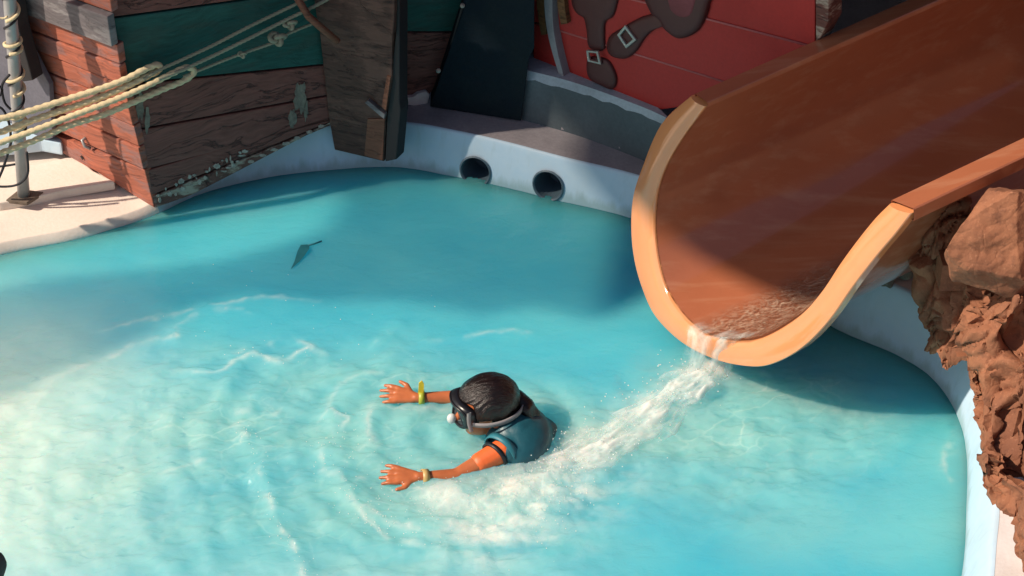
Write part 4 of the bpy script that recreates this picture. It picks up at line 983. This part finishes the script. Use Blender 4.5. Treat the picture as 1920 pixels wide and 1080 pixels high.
bm = bmesh.new(); capsule(bm, shN + Vector((.004, 0, .002)), shN.lerp(elN, .46), .0385, .0345); fuse('upper_arm_cover', bm, .004, m_simple('orange_cover', (.80, .15, .035), .5, bump=.15, var=.15), sk, 2)  # orange shell over the near upper arm only
# wet hair: cap and tail
bm = bmesh.new(); bmesh.ops.create_icosphere(bm, subdivisions=6, radius=1)
kill = []
for v in bm.verts:
    p = v.co; 
    if p.x > .60 and p.z < .50 or p.z < -.62 or (p.x > .15 and p.z < -.10): kill.append(v)
bmesh.ops.delete(bm, geom=kill, context='VERTS')
for v in bm.verts:
    p = v.co; w_ = 1 + .012 * math.sin(p.y * 40 + 6 * noise.noise(p * 2)) + .035 * noise.noise(p * 2.5) + .012 * noise.noise(p * 7)
    w_ = 1 + (w_ - 1) * .6; v.co = Vector((p.x * .099 * w_ - .003, p.y * .084 * w_, p.z * .085 * w_ + .010))
bmesh.ops.solidify(bm, geom=bm.faces[:], thickness=.006)
me = bpy.data.meshes.new('hair'); bm.to_mesh(me); bm.free(); o = link('hair', me, M['hair'], sk, True); o.matrix_local = Matrix.Translation(HC) @ HM.to_4x4()
bm = bmesh.new(); t0 = hd(-.085, .0, -.012); t1 = P(985, 762, .085); t2 = P(1004, 778, .055)
capsule(bm, t0, t1, .034, .030); capsule(bm, t1, t2, .027, .018); capsule(bm, t1 + Vector((0, -.02, .005)), P(996, 792, .05), .02, .012)
o = fuse('ponytail', bm, .005, M['hair'], sk, 2)
# diving mask
mk = empty('diving_mask', 'black diving mask with grey strap worn by the swimmer', 'diving mask')
def ring_mesh(name, pts_in, pts_out, d0, d1, mat, parent):
    vs = []; m_ = len(pts_in)
    for pts, d in ((pts_in, d0), (pts_out, d0), (pts_out, d1), (pts_in, d1)): vs += [hd(d - .35 * abs(y) * abs(y) / .06, y, z) for y, z in pts]
    fs = [[a * m_ + k, a * m_ + (k + 1) % m_, ((a + 1) % 4) * m_ + (k + 1) % m_, ((a + 1) % 4) * m_ + k] for a in range(4) for k in range(m_)]
    return link(name, fixn(mesh_from(name, vs, fs)), mat, parent, True)
sq = lambda a, b_, e=.6: [(a * math.copysign(abs(math.cos(t)) ** e, math.cos(t)), .010 + b_ * math.copysign(abs(math.sin(t)) ** e, math.sin(t))) for t in [2 * math.pi * k / 36 for k in range(36)]]
ring_mesh('mask_skirt', sq(.056, .032), sq(.070, .041), .076, .104, M['maskblack'], mk)
ring_mesh('mask_frame', sq(.056, .032), sq(.068, .040), .1045, .110, M['maskblack'], mk)
vs = [hd(.104 - .35 * y * y / .06, y, z) for y, z in sq(.058, .034)]; link('mask_lens', mesh_from('mask_lens', vs, [list(range(36))]), m_simple('lens', (.03, .05, .06), .05, bump=0, coat=1.0), mk)
bm = bmesh.new(); ell(bm, hd(.114, .0, -.018), (.015, .013, .018), HM); fuse('nose_pocket', bm, .004, M['white'], mk, 1)
def band(name, path_fn, w, th, n, mat, parent):
    vs = []; fs = []
    for k in range(n + 1):
        c, nn_, up_ = path_fn(k / n)
        vs += [c - up_ * w, c + up_ * w, c + up_ * w + nn_ * th, c - up_ * w + nn_ * th]
    for k in range(n):
        for j in range(4): fs.append([k * 4 + j, k * 4 + (j + 1) % 4, (k + 1) * 4 + (j + 1) % 4, (k + 1) * 4 + j])
    return link(name, fixn(mesh_from(name, vs, fs)), mat, parent, True)
def strap_fn(f):
    t = -1.02 + f * (2 * math.pi - 2 * (math.pi - 1.02) + 0) * 1.0
    t = math.radians(32) + f * math.radians(296)
    x, y = math.cos(t) * .104 - .004, math.sin(t) * .090
    z = -.002 - .010 * (1 - math.cos(t)) / 2
    nn_ = (hf * math.cos(t) + hs * math.sin(t)).normalized(); return hd(x, y, z), nn_, hu
band('mask_strap', strap_fn, .0075, .0035, 60, M['maskgrey'], mk)
def side_fn(f):
    y = -.0705; return hd(.074 + .004 * math.sin(f * 3), y, .048 - f * .072) , -hs, hf
band('frame_edge', side_fn, .006, .003, 10, M['maskgrey'], mk)
# vest
bm = bmesh.new()
ell(bm, chest + Vector((.015, 0, -.002)), (.128, .098, .070), rotT); capsule(bm, chest + Vector((0, .0, -.012)), hip, .094, .088)
capsule(bm, neck + Vector((.01, 0, 0)), chest, .056, .08)
for s_ in (shN, shF): capsule(bm, s_ + Vector((.022, 0, .0)), chest, .040, .05)
fuse('vest', bm, .006, M['vest'], sk, 4)
def arc_tube(name, pts, r, mat, flat=1): return tube(name, [Vector(q) for q in cr([tuple(p) for p in pts], 8)], r, mat, sk, seg=10)
def loop_band(name, c, ax, r1, r2, w, th, mat, a0=0, a1=360):
    ax = ax.normalized(); s1_ = Vector((0, 0, 1)); s1_ = (s1_ - ax * s1_.dot(ax)).normalized(); s2_ = ax.cross(s1_)
    fn = lambda f: (c + s1_ * math.cos(R(a0 + (a1 - a0) * f)) * r1 + s2_ * math.sin(R(a0 + (a1 - a0) * f)) * r2, (s1_ * math.cos(R(a0 + (a1 - a0) * f)) + s2_ * math.sin(R(a0 + (a1 - a0) * f))).normalized(), ax)
    return band(name, fn, w, th, 40, mat, sk)
axA = (elN - shN).normalized(); axS = Vector((-.25, -.95, -.1)).normalized()
loop_band('armhole_trim', shN + axA * .022 + Vector((0, 0, -.002)), (axA + axS * .6), .040, .040, .006, .006, M['vestdark'])
loop_band('vest_trim', shN + axA * .006 + Vector((.006, .010, .003)), (axA + axS * .9), .050, .052, .011, .005, M['veststrap'])
# wrist bands
def wband(name, c, axis, r, w, mat, label):
    ax = axis.normalized(); s1_ = ax.cross(Vector((0, 0, 1))).normalized(); s2_ = ax.cross(s1_)
    fn = lambda f: (c + (s1_ * math.cos(2 * math.pi * f) + s2_ * math.sin(2 * math.pi * f)) * r, (s1_ * math.cos(2 * math.pi * f) + s2_ * math.sin(2 * math.pi * f)), ax)
    return tag(band(name, fn, w, .003, 28, mat, None), label, 'wristband')
wb = wband('wristband', wrF + (elF - wrF).normalized() * .016, elF - wrF, .0205, .009, M['lime'], 'lime yellow wristband with an upright tab on the far wrist')
wband('wristband', wrN + (elN - wrN).normalized() * .02, elN - wrN, .0215, .010, M['tan'], 'tan yellow wristband on the near wrist of the swimmer')
c = wrF + (elF - wrF).normalized() * .016 + Vector((0, 0, .018))
tb = slab('band_tab', [c + Vector((-.009, -.004, 0)), c + Vector((.008, -.004, 0)), c + Vector((.010, -.002, .036)), c + Vector((.004, 0, .048)), c + Vector((-.006, -.001, .040))], Vector((0, .004, 0)), M['yellow'], None, .001)
tb.parent = wb
# small dark flat mark on the water by the hull
lf = P(565, 470, .004); vs = []
tw = empty('dark_mark', 'dark curled leaf drifting in the shaded water before the ship', 'mark')
link('mark_shape', fixn(mesh_from('mark_shape', [P(552, 490, .004), P(558, 470, .008), P(564, 459, .006), P(580, 458, .004), P(580, 466, .01), P(572, 478, .006), P(562, 490, .004), P(545, 505, .004)], [[0, 1, 5, 6], [1, 2, 4, 5], [2, 3, 4], [0, 6, 7]])), m_simple('mark', (.02, .20, .25), .6), tw)
tube('mark_tail', [P(578, 460, .005), P(590, 457, .006), P(603, 452, .005)], .003, bpy.data.materials['mark'], tw, seg=6)

# ------------------------------------------------------------------ unseen shadow casters, outlined by projecting the wanted shade towards the sun
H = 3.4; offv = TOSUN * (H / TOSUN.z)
def m_blocker(name, col, open_):
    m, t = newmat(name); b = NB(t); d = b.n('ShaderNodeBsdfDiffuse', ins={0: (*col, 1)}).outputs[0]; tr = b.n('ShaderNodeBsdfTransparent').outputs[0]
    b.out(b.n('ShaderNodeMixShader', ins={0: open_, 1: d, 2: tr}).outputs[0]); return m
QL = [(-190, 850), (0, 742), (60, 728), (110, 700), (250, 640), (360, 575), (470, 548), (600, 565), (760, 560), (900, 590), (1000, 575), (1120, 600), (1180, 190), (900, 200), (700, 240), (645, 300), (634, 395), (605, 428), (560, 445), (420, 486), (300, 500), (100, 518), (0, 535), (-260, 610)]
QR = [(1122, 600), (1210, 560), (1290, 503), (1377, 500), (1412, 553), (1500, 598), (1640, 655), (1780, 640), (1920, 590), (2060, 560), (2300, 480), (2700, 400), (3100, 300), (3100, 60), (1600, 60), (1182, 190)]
def caster_(px, mat, z, label):
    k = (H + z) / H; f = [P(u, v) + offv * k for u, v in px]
    me = mesh_from('shadow_caster', f, [list(range(len(f)))]); o = link('shadow_caster', me, mat)
    return tag(o, label, 'shadow caster', 'added shadow casters above the pool')
caster_(QL, m_blocker('partial_blocker', (.30, .30, .28), .44), 0, 'added half-open shadow caster for the pool beside the ship')
caster_(QR, m_blocker('full_blocker', (.22, .20, .18), .0), .15, 'added solid shadow caster for the slide')

br = empty('sky_block_bridge', 'unseen timber platform added on the near side to block low sky', 'bridge')  # unseen platform added to block low sky light from the front
for k in range(11):
    slab('bridge_plank', [Vector(q) for q in ((-6, -8.2 + k * .30, 2.35), (6, -8.2 + k * .30, 2.35), (6, -7.92 + k * .30, 2.35), (-6, -7.92 + k * .30, 2.35))], Vector((0, 0, .05)), M['brown'], br, .004)
for x in (-4.5, 0, 4.5):
    for y in (-8.0, -5.2): slab('bridge_post', [Vector((x + a, y + b_, .15)) for a, b_ in ((-.1, -.1), (.1, -.1), (.1, .1), (-.1, .1))], Vector((0, 0, 2.19)), M['brown'], br, .004)
